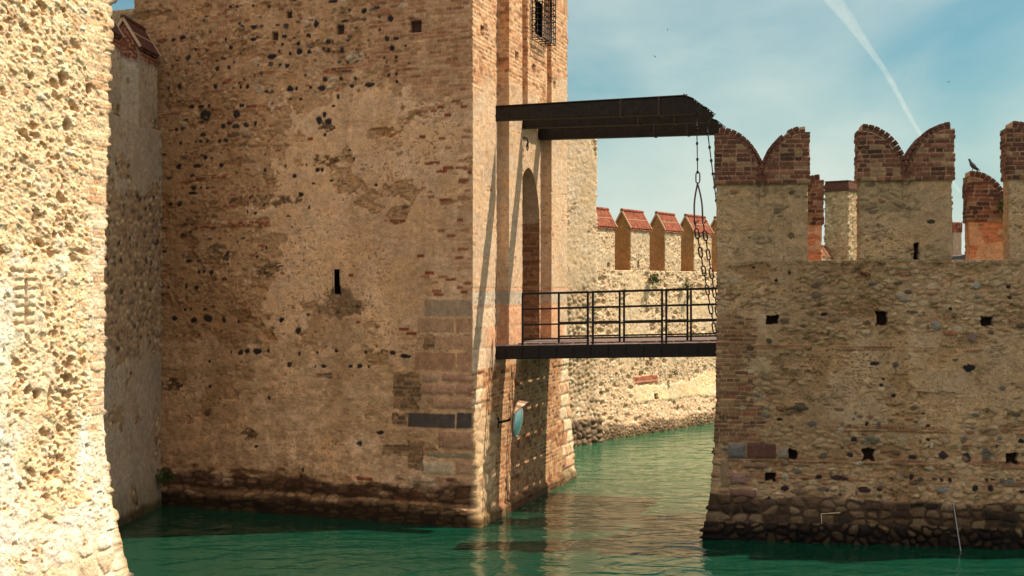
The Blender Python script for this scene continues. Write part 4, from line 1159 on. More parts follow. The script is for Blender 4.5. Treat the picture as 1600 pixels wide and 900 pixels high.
def paintW(pn):
    S, Z = pn.U, pn.Z
    w = fbm(S * 1.2, Z * 1.3, 9, 4, .6) - .5
    pn.put(np.ones(S.shape), P_plaster(S, Z, 14, (196, 160, 118), 1.6))
    pal = [(5, 192, 160, 120), (4, 180, 146, 108), (2, 204, 176, 138), (1.0, 152, 124, 94), (1.0, 168, 122, 90)]
    m = np.maximum(sst(.56, .63, fbm(S * 1.0 + 1, Z * 1.6, 29, 5, .62)), sst(2.2, 1.7, Z + w * 1.2) * .9)
    m = np.maximum(m, sst(3.5, 3.8, Z + w) * sst(1.3, 1.7, S + w * 2) * .9)
    m = m * sst(.28, .42, fbm(S * 6, Z * 8, 39, 4, .6))
    pn.put(m, P_rubble(S, Z, 83, .19, .10, .034, pal, (180, 146, 104), .2, .9), -.016)
    rg = fbm(S * 3.1, Z * 4.6, 57, 5, .68)
    crk = sst(.035, .0, np.abs(rg - .5)) * sst(.42, .55, fbm(S * 1.2, Z * 1.4, 58, 3))
    pn.H -= crk * .02; pn.stain(crk * .5, (.55, .48, .40))
    hl = sst(.58, .66, fbm(S * 1.6 + 3, Z * 3.2, 59, 5, .6))
    pn.H -= hl * .03; pn.stain(hl * .5, (.72, .64, .54))
    for zc, k in ((1.98, .05), (1.42, .06), (1.10, .03), (3.35, .03)):
        c = sst(k + .02, k, np.abs(Z - zc + (fbm(S * .8, S * 0, 3, 2) - .5) * .08)) * sst(.42, .5, fbm(S * 1.7, Z * 6, 92, 3))
        pn.put(c * .9, P_brick(S, Z, 8, .25, .07, [(3, 160, 112, 78), (2, 142, 96, 66), (2, 172, 130, 92)], (176, 146, 106)), 0)
    bricks_corner(pn, S, Z)
    rnd = random.Random(11)
    for lst, oy in ((W_dark7, 400), (W_dark8, 640)):
        for (cx, cy, rx, ry) in lst:
            s, z = pixW(1090 + cx / 3.137, oy + cy / 3.137)
            pn.blob(s, z, rx / 3.137 * .0112, ry / 3.137 * .0112, rnd.choice([(50, 42, 42), (58, 46, 44), (66, 50, 46), (44, 40, 40)]), -.02, rnd.randint(1, 999))
    for (cx, cy, rx, ry, wh, c) in W_grey:
        s, z = pixW(1090 + cx / 3.137, (400 if wh == 7 else 640) + cy / 3.137)
        pn.blob(s, z, rx / 3.137 * .0112, ry / 3.137 * .0112, c, .008, int(cx), .3)
    for i in range(200):
        s = rnd.uniform(.1, 6.6); z = rnd.uniform(.8, 4.6) if rnd.random() < .4 else rnd.uniform(.8, 2.4)
        pn.blob(s, z, rnd.uniform(.02, .09), rnd.uniform(.015, .05), rnd.choice([(100, 84, 66), (124, 100, 74), (190, 172, 140), (150, 104, 76), (118, 112, 100), (172, 150, 116)]), -.006, i)
    def blk(x0, x1, y0, y1, c, bulge=.03):
        (s0, z0), (s1, z1) = pixW(x0, y0), pixW(x1, y1)
        pn.rect(max(s0, 0.02), s1, z1, z0, c, 0, int(x0), .01, bulge)
    blk(1138, 1165, 693, 716, (118, 112, 104), .05); blk(1167, 1213, 692, 717, (112, 76, 62), .02); blk(1215, 1232, 700, 716, (160, 146, 126))
    blk(1140, 1167, 738, 757, (150, 116, 98), .05); blk(1141, 1182, 763, 790, (134, 98, 80), .04); blk(1128, 1157, 794, 812, (92, 68, 54), .03)
    blk(1128, 1177, 815, 836, (126, 108, 86), .05); blk(1160, 1200, 722, 732, (150, 116, 90)); blk(1126, 1138, 718, 760, (150, 122, 92), .02)
    for (x0, x1, y0, y1) in [(1197, 1217, 492, 507), (1369, 1387, 488, 509), (1532, 1551, 494, 509), (1233, 1245, 702, 717), (1348, 1366, 702, 720), (1572, 1590, 708, 724), (1196, 1212, 739, 752)]:
        (s0, z0), (s1, z1) = pixW(x0, y0), pixW(x1, y1)
        pn.rect(s0, s1, z1, z0, (46, 32, 26), -.16, int(x0), .004, wob=.07)
    # foot of squared stones, wet and dark
    ft = sst(.80, .74, Z + w * .22)
    palf = [(3, 140, 114, 86), (3, 116, 90, 68), (2, 92, 70, 56), (2, 160, 136, 104), (1, 66, 54, 46)]
    pn.put(ft, P_rubble(S, Z, 27, .25, .15, .045, palf, (96, 76, 56), .6, .65), .0)
    pn.put(sst(.34, .32, Z + w * .1), P_rubble(S, Z, 29, .17, .15, .08, palf, (70, 58, 46), .4, .95), .02)
    n = fbm(S * 2, Z * 4, 8, 4, .6)
    pn.stain(sst(.9, .45, Z + (n - .5) * .7) * .7, (.45, .40, .33))
    pn.stain(sst(.34, .14, Z + (n - .5) * .25), (.22, .21, .17))
    run = sst(.40, .62, fbm(S * 1.6, Z * .4, 95, 4, .6))
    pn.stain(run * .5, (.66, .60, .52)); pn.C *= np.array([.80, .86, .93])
    # worn top edge
    pn.stain(sst(4.62, 4.8, Z + w * .3) * .5, (.8, .76, .7))

def batW(Z): return .10 * np.clip((2.0 - Z) / 2.0, 0, 1.2) ** 1.5
def batE(Z): return .19 * np.clip((2.6 - Z) / 2.6, 0, 1.2) ** 1.5
def paintWend(pn):
    S, Z = pn.U, pn.Z
    pn.put(np.ones(S.shape), P_brick(S, Z, 64, .24, .072, [(4, 142, 104, 74), (3, 120, 78, 56), (2, 160, 122, 88)], (170, 140, 104), .014))
    cover_dark(pn)
WL = 7.2
right = thing('battlement_wall', 'shaded stone wall with brick swallowtail merlons at the right, far end of the drawbridge', 'wall', (W0[0], W0[1], 0))
WE = W0 + TG * 6.0                  # end face, along the bridge landing
WR = W0 + DW * WL
NW = np.array([DW[1], -DW[0]])      # outward of the front = right of DW
TH = .46
q1 = WR - NW * TH
q0 = W0 + (-NW) * TH + DW * .13
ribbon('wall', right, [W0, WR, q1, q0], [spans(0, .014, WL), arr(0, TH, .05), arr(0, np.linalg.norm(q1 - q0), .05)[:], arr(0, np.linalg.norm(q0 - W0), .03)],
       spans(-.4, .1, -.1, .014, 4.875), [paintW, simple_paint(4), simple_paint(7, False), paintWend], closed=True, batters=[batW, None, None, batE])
# coping of the low wall (top surface)
def topslab(name, parent, poly, z, th, mat):
    mb = MB(); mb.prism([(p[0], p[1], z) for p in poly], (0, 0, th)); return mb.build(name, mat, parent)
M_SILL = plain_mat("sill_lime", (204, 172, 132), .95, 0, .3, 20, .01, .2)
topslab('coping', right, [W0 - DW * .0 - NW * .02, WR - NW * .02, q1 + NW * .02, q0 + NW * .02], 4.84, .045, M_SILL)

def swallow(parent, p, d, L, ty, z0, zb, ztip, zv, paint, seed=1, st=.014, over=.03):
    """swallowtail merlon: masonry body with two concave brick horns, coping bricks laid on the curves"""
    p = np.array(p, float); d = np.array(d, float); n = np.array([d[1], -d[0]])
    hw = L / 2
    def top(u):
        u = np.asarray(u, float)
        t = np.clip(np.abs(u - hw) / hw, 0, 1)      # 0 at the V, 1 at the tips
        t = np.clip((t - .05) / .95, 0, 1)
        return zv + (ztip - zv) * (1 - (1 - t) ** 2.15) ** (1 / 1.55) - .05
    def pt_paint(pn):
        paint(pn)
        U, Z = pn.U, pn.Z
        k = sst(zb - .01, zb + .005, Z)
        brk = P_brick(U, Z - zb, seed * 7 + 3, .25, .0785, [(5, 112, 74, 58), (3, 94, 62, 50), (2, 134, 94, 72), (1.4, 78, 56, 46), (2.2, 150, 122, 92)], (164, 134, 104), .012, .4)
        pn.put(k, brk, over)
    q = [p, p + d * L, p + d * L - n * ty, p - n * ty]
    fs = arr(0, L, st); es = arr(0, ty, .03)
    o = ribbon('merlon', parent, q, [fs, es, fs, es], arr(z0, ztip, st), [pt_paint] * 4, closed=True,
               ztop=[top, float(top(L)), lambda u: top(L - u), float(top(0))], cap=(0, 2), origin=(p[0], p[1], z0))
    # coping bricks: walk along each horn curve
    mb = MB(); mm = MB(); rnd = random.Random(seed)
    for sgn in (-1, 1):
        pts_ = []
        for t in np.linspace(0.0, 1, 240):
            u = hw + sgn * hw * t
            pts_.append((u, float(top(np.array([u]))[0]) ))
        acc = 0; last = pts_[0]; k = 0
        seg = []
        target = .088
        cur = pts_[0]
        for q_ in pts_[1:]:
            acc += math.hypot(q_[0] - last[0], q_[1] - last[1]); last = q_
            if acc >= target:
                seg.append((cur, q_)); cur = q_; acc = 0
        for (A, B) in seg:
            for layer in (0, 1):
                a = np.array(A); b = np.array(B)
                tg = (b - a); ln = np.linalg.norm(tg); tg /= ln; nm = np.array([-tg[1], tg[0]])
                if nm[1] < 0: nm = -nm
                h0 = .0 if layer == 0 else .062; hh = .058 if layer == 0 else .05
                if layer == 0:
                    parts = [(0.04, .96)]
                else:
                    if rnd.random() < .03: continue
                    parts = [(-.02 if sgn else 0, .94)]
                for (f0_, f1__) in parts:
                    c0 = a + tg * ln * f0_ + nm * (h0 + rnd.uniform(-.004, .006)); v1 = tg * ln * (f1__ - f0_); v2 = nm * hh
                    pr = .04 + (0.025 if layer else .0) + rnd.uniform(-.006, .008)
                    w0 = p + d * c0[0] + n * pr
                    mb.quadbox((w0[0], w0[1], c0[1]), (d[0] * v1[0], d[1] * v1[0], v1[1]), (-n[0] * (ty + 2 * pr), -n[1] * (ty + 2 * pr), 0),
                               (d[0] * v2[0], d[1] * v2[0], v2[1]))
            # bedding
            a = np.array(A); b = np.array(B); w0 = p + d * a[0] + n * .03; v = b - a
            mm.quadbox((w0[0], w0[1], a[1] - .02), (d[0] * v[0], d[1] * v[0], v[1]), (-n[0] * (ty + .06), -n[1] * (ty + .06), 0), (0, 0, .118))
    # little brick keel in the V
    w0 = p + d * (hw - .07) + n * .045
    mb.quadbox((w0[0], w0[1], zv - .10), (d[0] * .14, d[1] * .14, 0), (-n[0] * (ty + .09), -n[1] * (ty + .09), 0), (0, 0, .12))
    mb.build('coping', M_COP[seed % 2], o, bevel=.005); mm.build('bedding', M_MORT, o)
    return o
M_COP = [plain_mat("coping_brick_a", (102, 68, 54), .9, 0, .45, 9, .006, .2), plain_mat("coping_brick_b", (106, 70, 56), .9, 0, .45, 9, .006, .2)]

def paintWm(off):
    def f(pn):
        S, Z = pn.U + off, pn.Z
        w = fbm(S * 1.2, Z * 1.3, 9, 4, .6) - .5
        pn.put(np.ones(S.shape), P_plaster(S, Z, 14, (192, 156, 114), 1.8))
        m = sst(.52, .60, fbm(S * 1.3 + 5, Z * 1.9, 29, 5, .62)) * .9
        pn.put(m, P_rubble(S, Z, 84, .2, .11, .03, [(5, 172, 144, 106), (4, 152, 124, 92), (1.5, 128, 104, 78), (1, 156, 112, 82)], (172, 144, 104), .3, .9), -.012)
        rnd = random.Random(int(off * 10))
        for i in range(7):
            pn.blob(rnd.uniform(.1, 1.4), rnd.uniform(4.95, 6.1), rnd.uniform(.02, .08), rnd.uniform(.02, .05), rnd.choice([(78, 62, 50), (104, 84, 62), (130, 104, 70)]), -.02, i)
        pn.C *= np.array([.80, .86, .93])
    return f
M0 = 4.86
def slit_paint(off, marks):
    base = paintWm(off)
    def f(pn):
        base(pn)
        for (u0, u1, z0, z1) in marks: pn.rect(u0, u1, z0, z1, (34, 26, 22), -.14, 2, .004, wob=.03)
    return f
s_m2 = pixW(1428, 380)[0] - 2.436
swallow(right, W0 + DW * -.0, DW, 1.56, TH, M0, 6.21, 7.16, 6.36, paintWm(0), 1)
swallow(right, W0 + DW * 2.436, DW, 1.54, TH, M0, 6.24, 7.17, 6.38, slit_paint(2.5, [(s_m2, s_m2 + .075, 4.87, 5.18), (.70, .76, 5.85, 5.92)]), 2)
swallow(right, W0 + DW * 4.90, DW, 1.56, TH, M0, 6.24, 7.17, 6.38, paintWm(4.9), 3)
# foot of the slit and a knocked-out putlog beside the second merlon: dark recess in the wall below
# landing structure behind (walkway floor and end wall along the landing)
def walkway():
    mb = MB()
    a = q0 + DW * .5; b = q1
    back = W0 - NW * 3.2
    mb.prism([(x[0], x[1], 3.1) for x in (q0, q1, q1 - NW * 2.6, q0 - NW * 2.6 + DW * .9)], (0, 0, .25))
    o = mb.build('walkway', M_SILL); tag(o, kind='structure')
walkway()
# rear parapet behind the walkway
rear = thing('rear_parapet', 'orange plastered inner parapet with brick horned tops behind the right battlement', 'wall', (W0[0] + 1, W0[1] + 2.5, 0))
R0 = W0 - NW * 2.55 + DW * .9; 
def rs(x):     # photo x -> distance along the rear front plane
    k = (x - 800) / F; return (k * R0[1] - R0[0]) / (DW[0] - k * DW[1])
def paintR(pn):
    S, Z = pn.U, pn.Z
    pn.put(np.ones(S.shape), P_plaster(S, Z, 24, (204, 160, 124), 1.4))
    m = sst(.6, .64, fbm(S * 3, Z * 3, 31, 4)); pn.put(m * .8, P_brick(S, Z, 6, .25, .074, [(2, 190, 116, 78), (1, 168, 100, 68)], (206, 150, 108)), 0)
box_ribbon('wall', rear, R0, R0 + DW * 6.2, .42, -.3, 4.72, paintR, .05, .05)
yr = lambda s: R0[1] + DW[1] * s
for (xa, xb, yt, seed) in [(1157, 1284, 273, 4), (1366, 1474, 268, 5), (1514, 1640, 266, 6)]:
    sa, sb = rs(xa), rs(xb)
    zt_ = zpix(yt, yr((sa + sb) / 2)) - .06
    swallow(rear, R0 + DW * sa, DW, sb - sa, .40, 4.70, zt_ - .92, zt_, zt_ - .80, paintR, seed, .02)

# ------------------------------------------------------------------ drawbridge deck and railings
zdeck = lambda a: 3.27 + .029 * a
bridge = thing('drawbridge', 'lowered dark drawbridge deck with thin iron railings over the green water', 'drawbridge', tuple(BR(0, 1.35, 3.27)))
A_END = 4.46
def deck(b0, b1, joists, name):
    mb = MB(); rnd = random.Random(5)
    a = -.18
    while a < A_END - .05:
        w_ = .30
        z = zdeck(a)
        o = BR(a, b0 + rnd.uniform(-.01, .01), z - .03)
        mb.quadbox(o, Vector((*(NG * w_), .005)), Vector((*(TG * (b1 - b0)), 0)), (0, 0, .03))
        a += w_ + .044
    mb.build(name, M_PLANK, bridge, bevel=.004)
    for b in joists:
        jw = .12 if b1 - b0 < 1 else .26
        mb = MB(); mb.bar(BR(-.18, b, zdeck(-.18) - .15), BR(A_END, b, zdeck(A_END) - .15), jw, .23)
        mb.build('joist', M_TIMBER, bridge, bevel=.006)
    for a in (.9, 2.3, 3.7):
        mb = MB(); mb.bar(BR(a, b0 + .03, zdeck(a) - .2), BR(a, b1 - .03, zdeck(a) - .2), .05, .08)
        mb.build('cross_brace', M_IRON, bridge)
deck(1.36, 1.98, (1.43, 1.91), 'footbridge_planks')
deck(2.72, 5.08, (2.86, 3.42, 4.05, 4.55, 4.95), 'main_planks')
# outer steel fascia of the footbridge
mb = MB(); mb.bar(BR(-.12, 1.345, zdeck(0) - .13), BR(A_END + .02, 1.345, zdeck(A_END) - .13), .025, .25)
for a in arr(.2, 4.3, .35): mb.bar(BR(a, 1.328, zdeck(a) - .22), BR(a, 1.328, zdeck(a) - .04), .03, .012)
mb.build('fascia_beam', M_IRON, bridge, bevel=.004)
def railing_panel(a0, a1, b):
    mb = MB(); z = zdeck
    for a in (a0, a1): mb.bar(BR(a, b, z(a) - .06), BR(a, b, z(a) + 1.02), .038, .038)
    for h, t in ((1.0, .040), (.70, .032), (.40, .032), (.12, .032)):
        mb.bar(BR(a0, b, z(a0) + h), BR(a1, b, z(a1) + h), t, t)
    mb.build('railing_panel', M_IRON, bridge, bevel=.003)
for (a0, a1) in ((.52, 1.83), (1.93, 3.27), (3.35, 4.36)): railing_panel(a0, a1, 1.43)
for (a0, a1) in ((.86, 2.13), (2.22, 3.50), (3.57, 4.40)): railing_panel(a0, a1, 2.78)
for b_ in (1.38, 5.05):
    mb = MB(); mb.bar(BR(A_END - .06, b_, 2.98), BR(A_END - .06, b_, 4.52), .075, .06)
    mb.build('end_post', M_IRON, bridge, bevel=.004)

# ------------------------------------------------------------------ lifting beams
def beam(b, tip, label, ztop_, zbot):
    t = thing('lifting_beam', label, 'beam', tuple(BR(0, b, zbot)), 'lifting beams projecting from the gate tower slots')
    w_ = .26; mb = MB(); b0 = b - w_ / 2
    h = ztop_ - zbot
    prof = [(-.21, 0), (tip - .10, -.03), (tip + .02, .42 * h), (tip - .12, .80 * h), (tip - .26, h), (-.21, h - .04)]
    poly = [BR(a, b0, zbot + z) for a, z in prof]
    mb.prism(poly, Vector((*(TG * w_), 0)))
    mb.build('timber', M_TIMBER, t, bevel=.012)
    mb = MB()
    ab = [(-.15, h - .03), (tip - .27, h + .008), (tip - .11, .82 * h), (tip + .035, .42 * h)]
    for (p_, q_) in zip(ab[:-1], ab[1:]):      # metal capping strip
        mb.bar(BR(p_[0], b, zbot + p_[1] + .012), BR(q_[0], b, zbot + q_[1] + .012), w_ + .03, .018)
    rnd = random.Random(int(b * 10))
    for k in range(7):
        a = tip - .30 + k * .045; zz = h + .03 if a < tip - .26 else h + .03 - (a - tip + .26) * .75
        mb.bar(BR(a, b0 + rnd.uniform(0, .2), zbot + zz - .02), BR(a, b0 + rnd.uniform(0, .2) + .03, zbot + zz + rnd.uniform(.0, .03)), .03, .04)
    for a in (tip - .75, tip * .62):
        mb.bar(BR(a, b0 - .008, zbot - .03), BR(a, b0 - .008, zbot + h + .01), .05, .012, up=tuple(Vector((*TG, 0))))
        mb.bar(BR(a, b0 - .01, zbot - .03), BR(a, b0 + w_ + .01, zbot - .03), .05, .012)
    mb.build('iron_strap', plain_mat('weathered_iron', (60, 46, 38), .7, .3, .4, 30), t)
    return t
beam(1.70, 3.93, 'nearest black timber lifting beam, highest of the three, from the narrow left slot', 8.0, 7.71)
beam(3.20, 3.93, 'middle black timber lifting beam between the nearest and the farthest one', 8.03, 7.73)
beam(4.94, 3.86, 'farthest black timber lifting beam, lowest of the three, from the right slot', 7.99, 7.69)

# ------------------------------------------------------------------ chains
def oval(mb, c, ax, side, L, W, r):
    c = Vector(c); ax = Vector(ax).normalized(); side = Vector(side).normalized(); pts_ = []
    for k in range(18):
        t = 2 * math.pi * k / 18
        x = math.cos(t); y = math.sin(t)
        pts_.append(c + ax * ((L / 2 - W / 2) * (1 if y > 0 else -1) * (1 if abs(y) > 1e-6 else 0) + W / 2 * y) + side * (W / 2 * x))
    mb.tube(pts_, r, 6, closed=True)
def chain_run(mb, p, q, rod=.36, link_=.19, r=.013, style='rod'):
    p = Vector(p); q = Vector(q); d = (q - p); L = d.length; d.normalize()
    s1 = d.cross(Vector((TG[0], TG[1], 0))).normalized(); s2 = d.cross(s1).normalized()
    x = 0; k = 0
    while x < L - .02:
        e = min(L, x + rod)
        mb.tube([p + d * x, p + d * e], r * .9, 6)
        c = p + d * min(L, e + link_ * .42)
        if style == 'rod':
            for f in (0, 1):
                mb.tube([p + d * (e - .02 + f * .0), p + d * (e + .03)], r * 2.1, 6)
            x = e
        else:
            if e + link_ * .9 < L + .1:
                oval(mb, c, d, s1 if k % 2 == 0 else (s1 * .9 + s2 * .3), link_, .068, r)
            x = e + link_ * .84
        k += 1
ch = thing('drawbridge_chain', 'nearest long iron chain splitting at a tall ring into two strands of open links', 'chain', tuple(BR(3.86, 1.7, 3.4)), 'chains hanging from the lifting beams')
mb = MB()
zA = zpix(254, 23.95); top1 = BR(3.88, 1.66, 7.72); ringtop = BR(3.90, 1.66, zpix(286, 23.95))
chain_run(mb, top1, BR(3.90, 1.66, zpix(268, 23.95)), .30, .1, .011, 'rod')
oval(mb, BR(3.905, 1.66, zpix(277, 23.95)), (0, 0, 1), (NG[0], NG[1], 0), .20, .075, .012)
mb.build('upper_run', M_IRON, ch, smooth=True)
mb = MB()
zt_r = zpix(286, 23.95); zb_r = zpix(350, 23.95)
pl, pr_ = [], []
for t in np.linspace(0, 1, 12):
    w_ = .07 * math.sin(min(1, t * 1.6) * math.pi / 2)
    pl.append(BR(3.90 - w_ + .01 * t, 1.66, zt_r + (zb_r - zt_r) * t)); pr_.append(BR(3.90 + w_ + .03 * t, 1.66, zt_r + (zb_r - zt_r) * t))
mb.tube(list(reversed(pl)) + pr_, .017, 8)
for e in (pl[-1], pr_[-1]):
    mb.tube([e, e + Vector((.035, 0, .03)), e + Vector((.06, 0, .075)), e + Vector((.085, 0, .05))], .012, 6)
mb.build('fork_ring', plain_mat('worn_iron', (92, 76, 66), .55, .5, .3, 40), ch, smooth=True)
mb = MB(); chain_run(mb, pl[-1] + Vector((0, 0, .1)), BR(4.24, 1.55, 3.60), .20, .19, .014, 'link')
mb.build('strand', M_IRON, ch, smooth=True)
mb = MB(); chain_run(mb, pr_[-1] + Vector((0, 0, .06)), BR(4.33, 1.80, 3.46), .20, .19, .014, 'link')
mb.build('strand', M_IRON, ch, smooth=True)
ch2 = thing('drawbridge_chain', 'slanting knobbed iron chain from the middle beam, disappearing behind the first swallowtail merlon', 'chain', tuple(BR(3.84, 3.2, 3.4)), 'chains hanging from the lifting beams')
mb = MB(); chain_run(mb, BR(3.80, 3.2, 7.74), BR(4.38, 2.95, 3.42), .27, .1, .013, 'rod')
mb.build('chain', M_IRON, ch2, smooth=True)
ch3 = thing('drawbridge_chain', 'short visible knobbed chain under the farthest beam tip beside the first merlon', 'chain', tuple(BR(3.8, 4.94, 3.4)), 'chains hanging from the lifting beams')
mb = MB(); chain_run(mb, BR(3.72, 4.90, 7.70), BR(4.36, 5.0, 3.42), .27, .1, .013, 'rod')
mb.build('chain', M_IRON, ch3, smooth=True)

# ------------------------------------------------------------------ round convex mirror with a hood
def mirror():
    c = BR(.55, 1.06, zpix(655, 24.5))
    t = thing('convex_mirror', 'round pale blue convex traffic mirror with a pinkish hood low on the gate wall', 'mirror', tuple(BR(.1, 1.3, zpix(660, 24.5))))
    n = Vector((.955, -.25, -.10)).normalized(); up = Vector((0, 0, 1)); x = up.cross(n).normalized(); y = n.cross(x).normalized()
    R = .335; mb = MB()
    mb.grid(lambda u, v: c + (x * math.cos(2 * math.pi * u) + y * math.sin(2 * math.pi * u)) * R * v + n * (.07 * (1 - v * v)), 32, 10)
    mm, nn, ll, bb = new_mat('mirror_glass'); bb.inputs['Base Color'].default_value = (.62, .80, .82, 1); bb.inputs['Roughness'].default_value = .22; bb.inputs['Metallic'].default_value = .75
    mb.build('mirror_glass', mm, t, smooth=True)
    mb = MB()
    mb.grid(lambda u, v: c + (x * math.cos(2 * math.pi * u) + y * math.sin(2 * math.pi * u)) * (R + .012) * v - n * (.03 + .10 * (1 - v * v)), 32, 6)
    mb.tube([c + (x * math.cos(2 * math.pi * u) + y * math.sin(2 * math.pi * u)) * (R + .008) for u in np.linspace(0, 1, 33)[:-1]], .016, 6, closed=True)
    mb.build('back_shell', plain_mat('mirror_shell', (150, 140, 130), .6), t, smooth=True)
    mb = MB()
    def hood(u, v):
        a = math.pi * (.12 + .76 * u)
        return c + (x * math.cos(a) + y * math.sin(a)) * (R + .025) + n * (-.02 + .20 * v * math.sin(math.pi * (.06 + .88 * u)))
    mb.grid(hood, 24, 4)
    o = mb.build('hood', plain_mat('mirror_hood', (214, 172, 140), .6), t, smooth=True)
    so_ = o.modifiers.new('thick', 'SOLIDIFY'); so_.thickness = .008
    mb = MB(); mb.tube([c - n * .1, c - n * .2 + Vector((0, 0, -.05)), BR(.06, 1.32, zpix(664, 24.5))], .024, 8)
    mb.tube([BR(.04, 1.32, zpix(664, 24.5) - .1), BR(.04, 1.32, zpix(664, 24.5) + .1)], .03, 8)
    mb.build('bracket', M_IRON, t, smooth=True)
mirror()

# ------------------------------------------------------------------ birds
M_BIRD = plain_mat('feathers', (72, 74, 84), .8, 0, .35, 60, .001)
def bird_body(mb, c, f, s, n=10):
    f = Vector(f).normalized()
    prof = [(-.62, .04, -.14), (-.42, .10, -.08), (-.2, .20, -.03), (.02, .25, 0), (.2, .22, .04), (.33, .15, .12), (.42, .115, .22), (.50, .12, .30), (.58, .10, .31), (.64, .04, .30), (.72, .012, .28)]
    mb.tube([Vector(c) + f * (a * s) + Vector((0, 0, z * s)) for a, r, z in prof], [r * s for a, r, z in prof], n)
def pigeon():
    s = rs(1520); P = R0 + DW * s - NW * .1
    z = zpix(268, P[1]) + .035
    t = thing('pigeon', 'grey pigeon perched on the brick horn of the rear parapet', 'bird', (P[0], P[1], z))
    mb = MB(); bird_body(mb, (P[0] + .03, P[1], z + .07), (-.72, -.1, .55), .19)
    mb.prism([(P[0] + .09, P[1] - .03, z + .035), (P[0] + .15, P[1] - .02, z - .02), (P[0] + .15, P[1] + .02, z - .02), (P[0] + .09, P[1] + .03, z + .035)], (0, 0, .012))
    mb.build('body', M_BIRD, t, smooth=True)
    mb = MB()
    for dy in (-.02, .02): mb.tube([(P[0] + .02, P[1] + dy, z + .05), (P[0] + .015, P[1] + dy, z - .015)], .005, 5)
    mb.build('legs', plain_mat('bird_legs', (170, 90, 80), .7), t)
pigeon()
def swallow_bird(x, y, Y, roll, label):
    c = pt(x, y, Y); t = thing('flying_bird', label, 'bird', tuple(c), 'birds flying in the sky')
    mb = MB(); f = Vector((math.cos(roll), .3, math.sin(roll))).normalized(); sd_ = f.cross(Vector((0, 1, 0))).normalized()
    mb.tube([c - f * .12, c - f * .05, c, c + f * .07, c + f * .1], [.005, .02, .028, .022, .006], 8)
    mb.build('body', M_BIRD, t, smooth=True)
    for sg in (-1, 1):
        mb = MB()
        pts_ = [c + f * .04, c + sd_ * sg * .11 + f * .05 + Vector((0, sg * .05, 0)), c + sd_ * sg * .24 - f * .06 + Vector((0, sg * .08, 0)), c + sd_ * sg * .10 - f * .01, c - f * .03]
        mb.prism(pts_, (0, .012, .006)); mb.build('wing', M_BIRD, t)
swallow_bird(1043, 46, 170, .1, 'tiny swift flying above the right ends of the lifting beams, upper of two')
swallow_bird(1023, 88, 140, .9, 'tiny swift flying just above the lifting beams, lower of two')
swallow_bird(1482, 128, 170, 1.7, 'tiny swift flying high right of the vapour trail')

# ------------------------------------------------------------------ plants
def tuft(c, r, n, label, seed, group=None, droop=.0, outd=(0, -1, 0), leaf=.035):
    c = Vector(c); t = thing('wall_plant', label, 'plant', tuple(c), group)
    rnd = random.Random(seed); mb = MB(); ms = MB(); od = Vector(outd)
    for i in range(n):
        d = Vector((rnd.gauss(0, 1), rnd.gauss(0, 1), rnd.gauss(.5, .9))).normalized() * r * rnd.uniform(.25, 1) + od * r * .45
        d.z -= droop * rnd.random() * r
        p = c + d
        if i % 9 == 0: ms.tube([c, c + d * .5 + Vector((0, 0, .02)), p], .004, 4)
        a = Vector((rnd.uniform(-1, 1), rnd.uniform(-1, 1), rnd.uniform(-.4, 1))).normalized(); b = a.cross(Vector((rnd.random(), rnd.random(), rnd.random() + .1))).normalized()
        L = leaf * rnd.uniform(.6, 1.4)
        k = len(mb.v); mb.v += [p - a * L, p + b * L * .45, p + a * L, p - b * L * .45]; mb.f.append((k, k + 1, k + 2, k + 3))
    mb.build('leaves', M_LEAF, t); ms.build('stem', M_LEAF, t)
fp = lambda u, z, o=.08: (*(FL0 + FD * u + FN * o), z)
tuft(fp(3.95, 4.72), .20, 170, 'green weed tuft on the curtain wall below the second tiled merlon gap', 1, None, .8, (.77, -.63, 0), .04)
tuft(fp(5.85, 4.55), .13, 110, 'olive weed tuft on the curtain wall below the third tiled merlon', 2, None, 1.0, (.77, -.63, 0), .035)
tuft(fp(6.0, 4.15), .12, 70, 'small trailing weed low under the third tiled merlon', 3, None, 1.6, (.77, -.63, 0), .03)
tuft(fp(5.1, 1.8, .15), .10, 60, 'small weed low on the curtain wall seen under the bridge deck', 8, None, 1.2, (.77, -.63, 0), .03)
s_ = rs(1567); q_ = R0 + DW * s_ - NW * (-.1)
tuft((q_[0], q_[1] - .05, zpix(322, q_[1])), .15, 260, 'dark green bush growing behind the horned inner merlon beside the bird', 4, None, .9, (0.2, -.3, .2), .035)
tuft((-7.02, 25.75, .62), .22, 260, 'green weeds growing in the shaded corner just above the water', 5, None, .6, (.4, -.3, .1), .035)
tuft((*(W0 - NG * .03 + TG * .1 ), 1.55), .07, 50, 'tiny weed on the left edge of the battlement wall above the water', 6, None, 1.2, (-.9, -.2, 0), .025)

# ------------------------------------------------------------------ thin rods against the right wall
M_ROD = plain_mat('grey_rod', (150, 158, 166), .5, .2, .2)
a = pt(1489, 783, 21.55); b = pt(1502, 866, 21.42)
mb = MB(); mb.tube([a, b], .009, 6); o = mb.build('metal_rod', M_ROD, origin=tuple(b)); tag(o, 'thin pale metal rod leaning on the foot of the battlement wall, dipping into the water', 'rod')
a = pt(1283, 803, 21.9); b = pt(1313, 801, 21.85); c = pt(1284, 818, 21.85)
mb = MB(); mb.tube([a, b], .008, 6); mb.tube([a, c], .006, 6); o = mb.build('bent_stick', plain_mat('pale_stick', (196, 176, 150), .8), origin=tuple(a)); tag(o, 'bent pale stick caught on the stone foot of the battlement wall', 'stick')
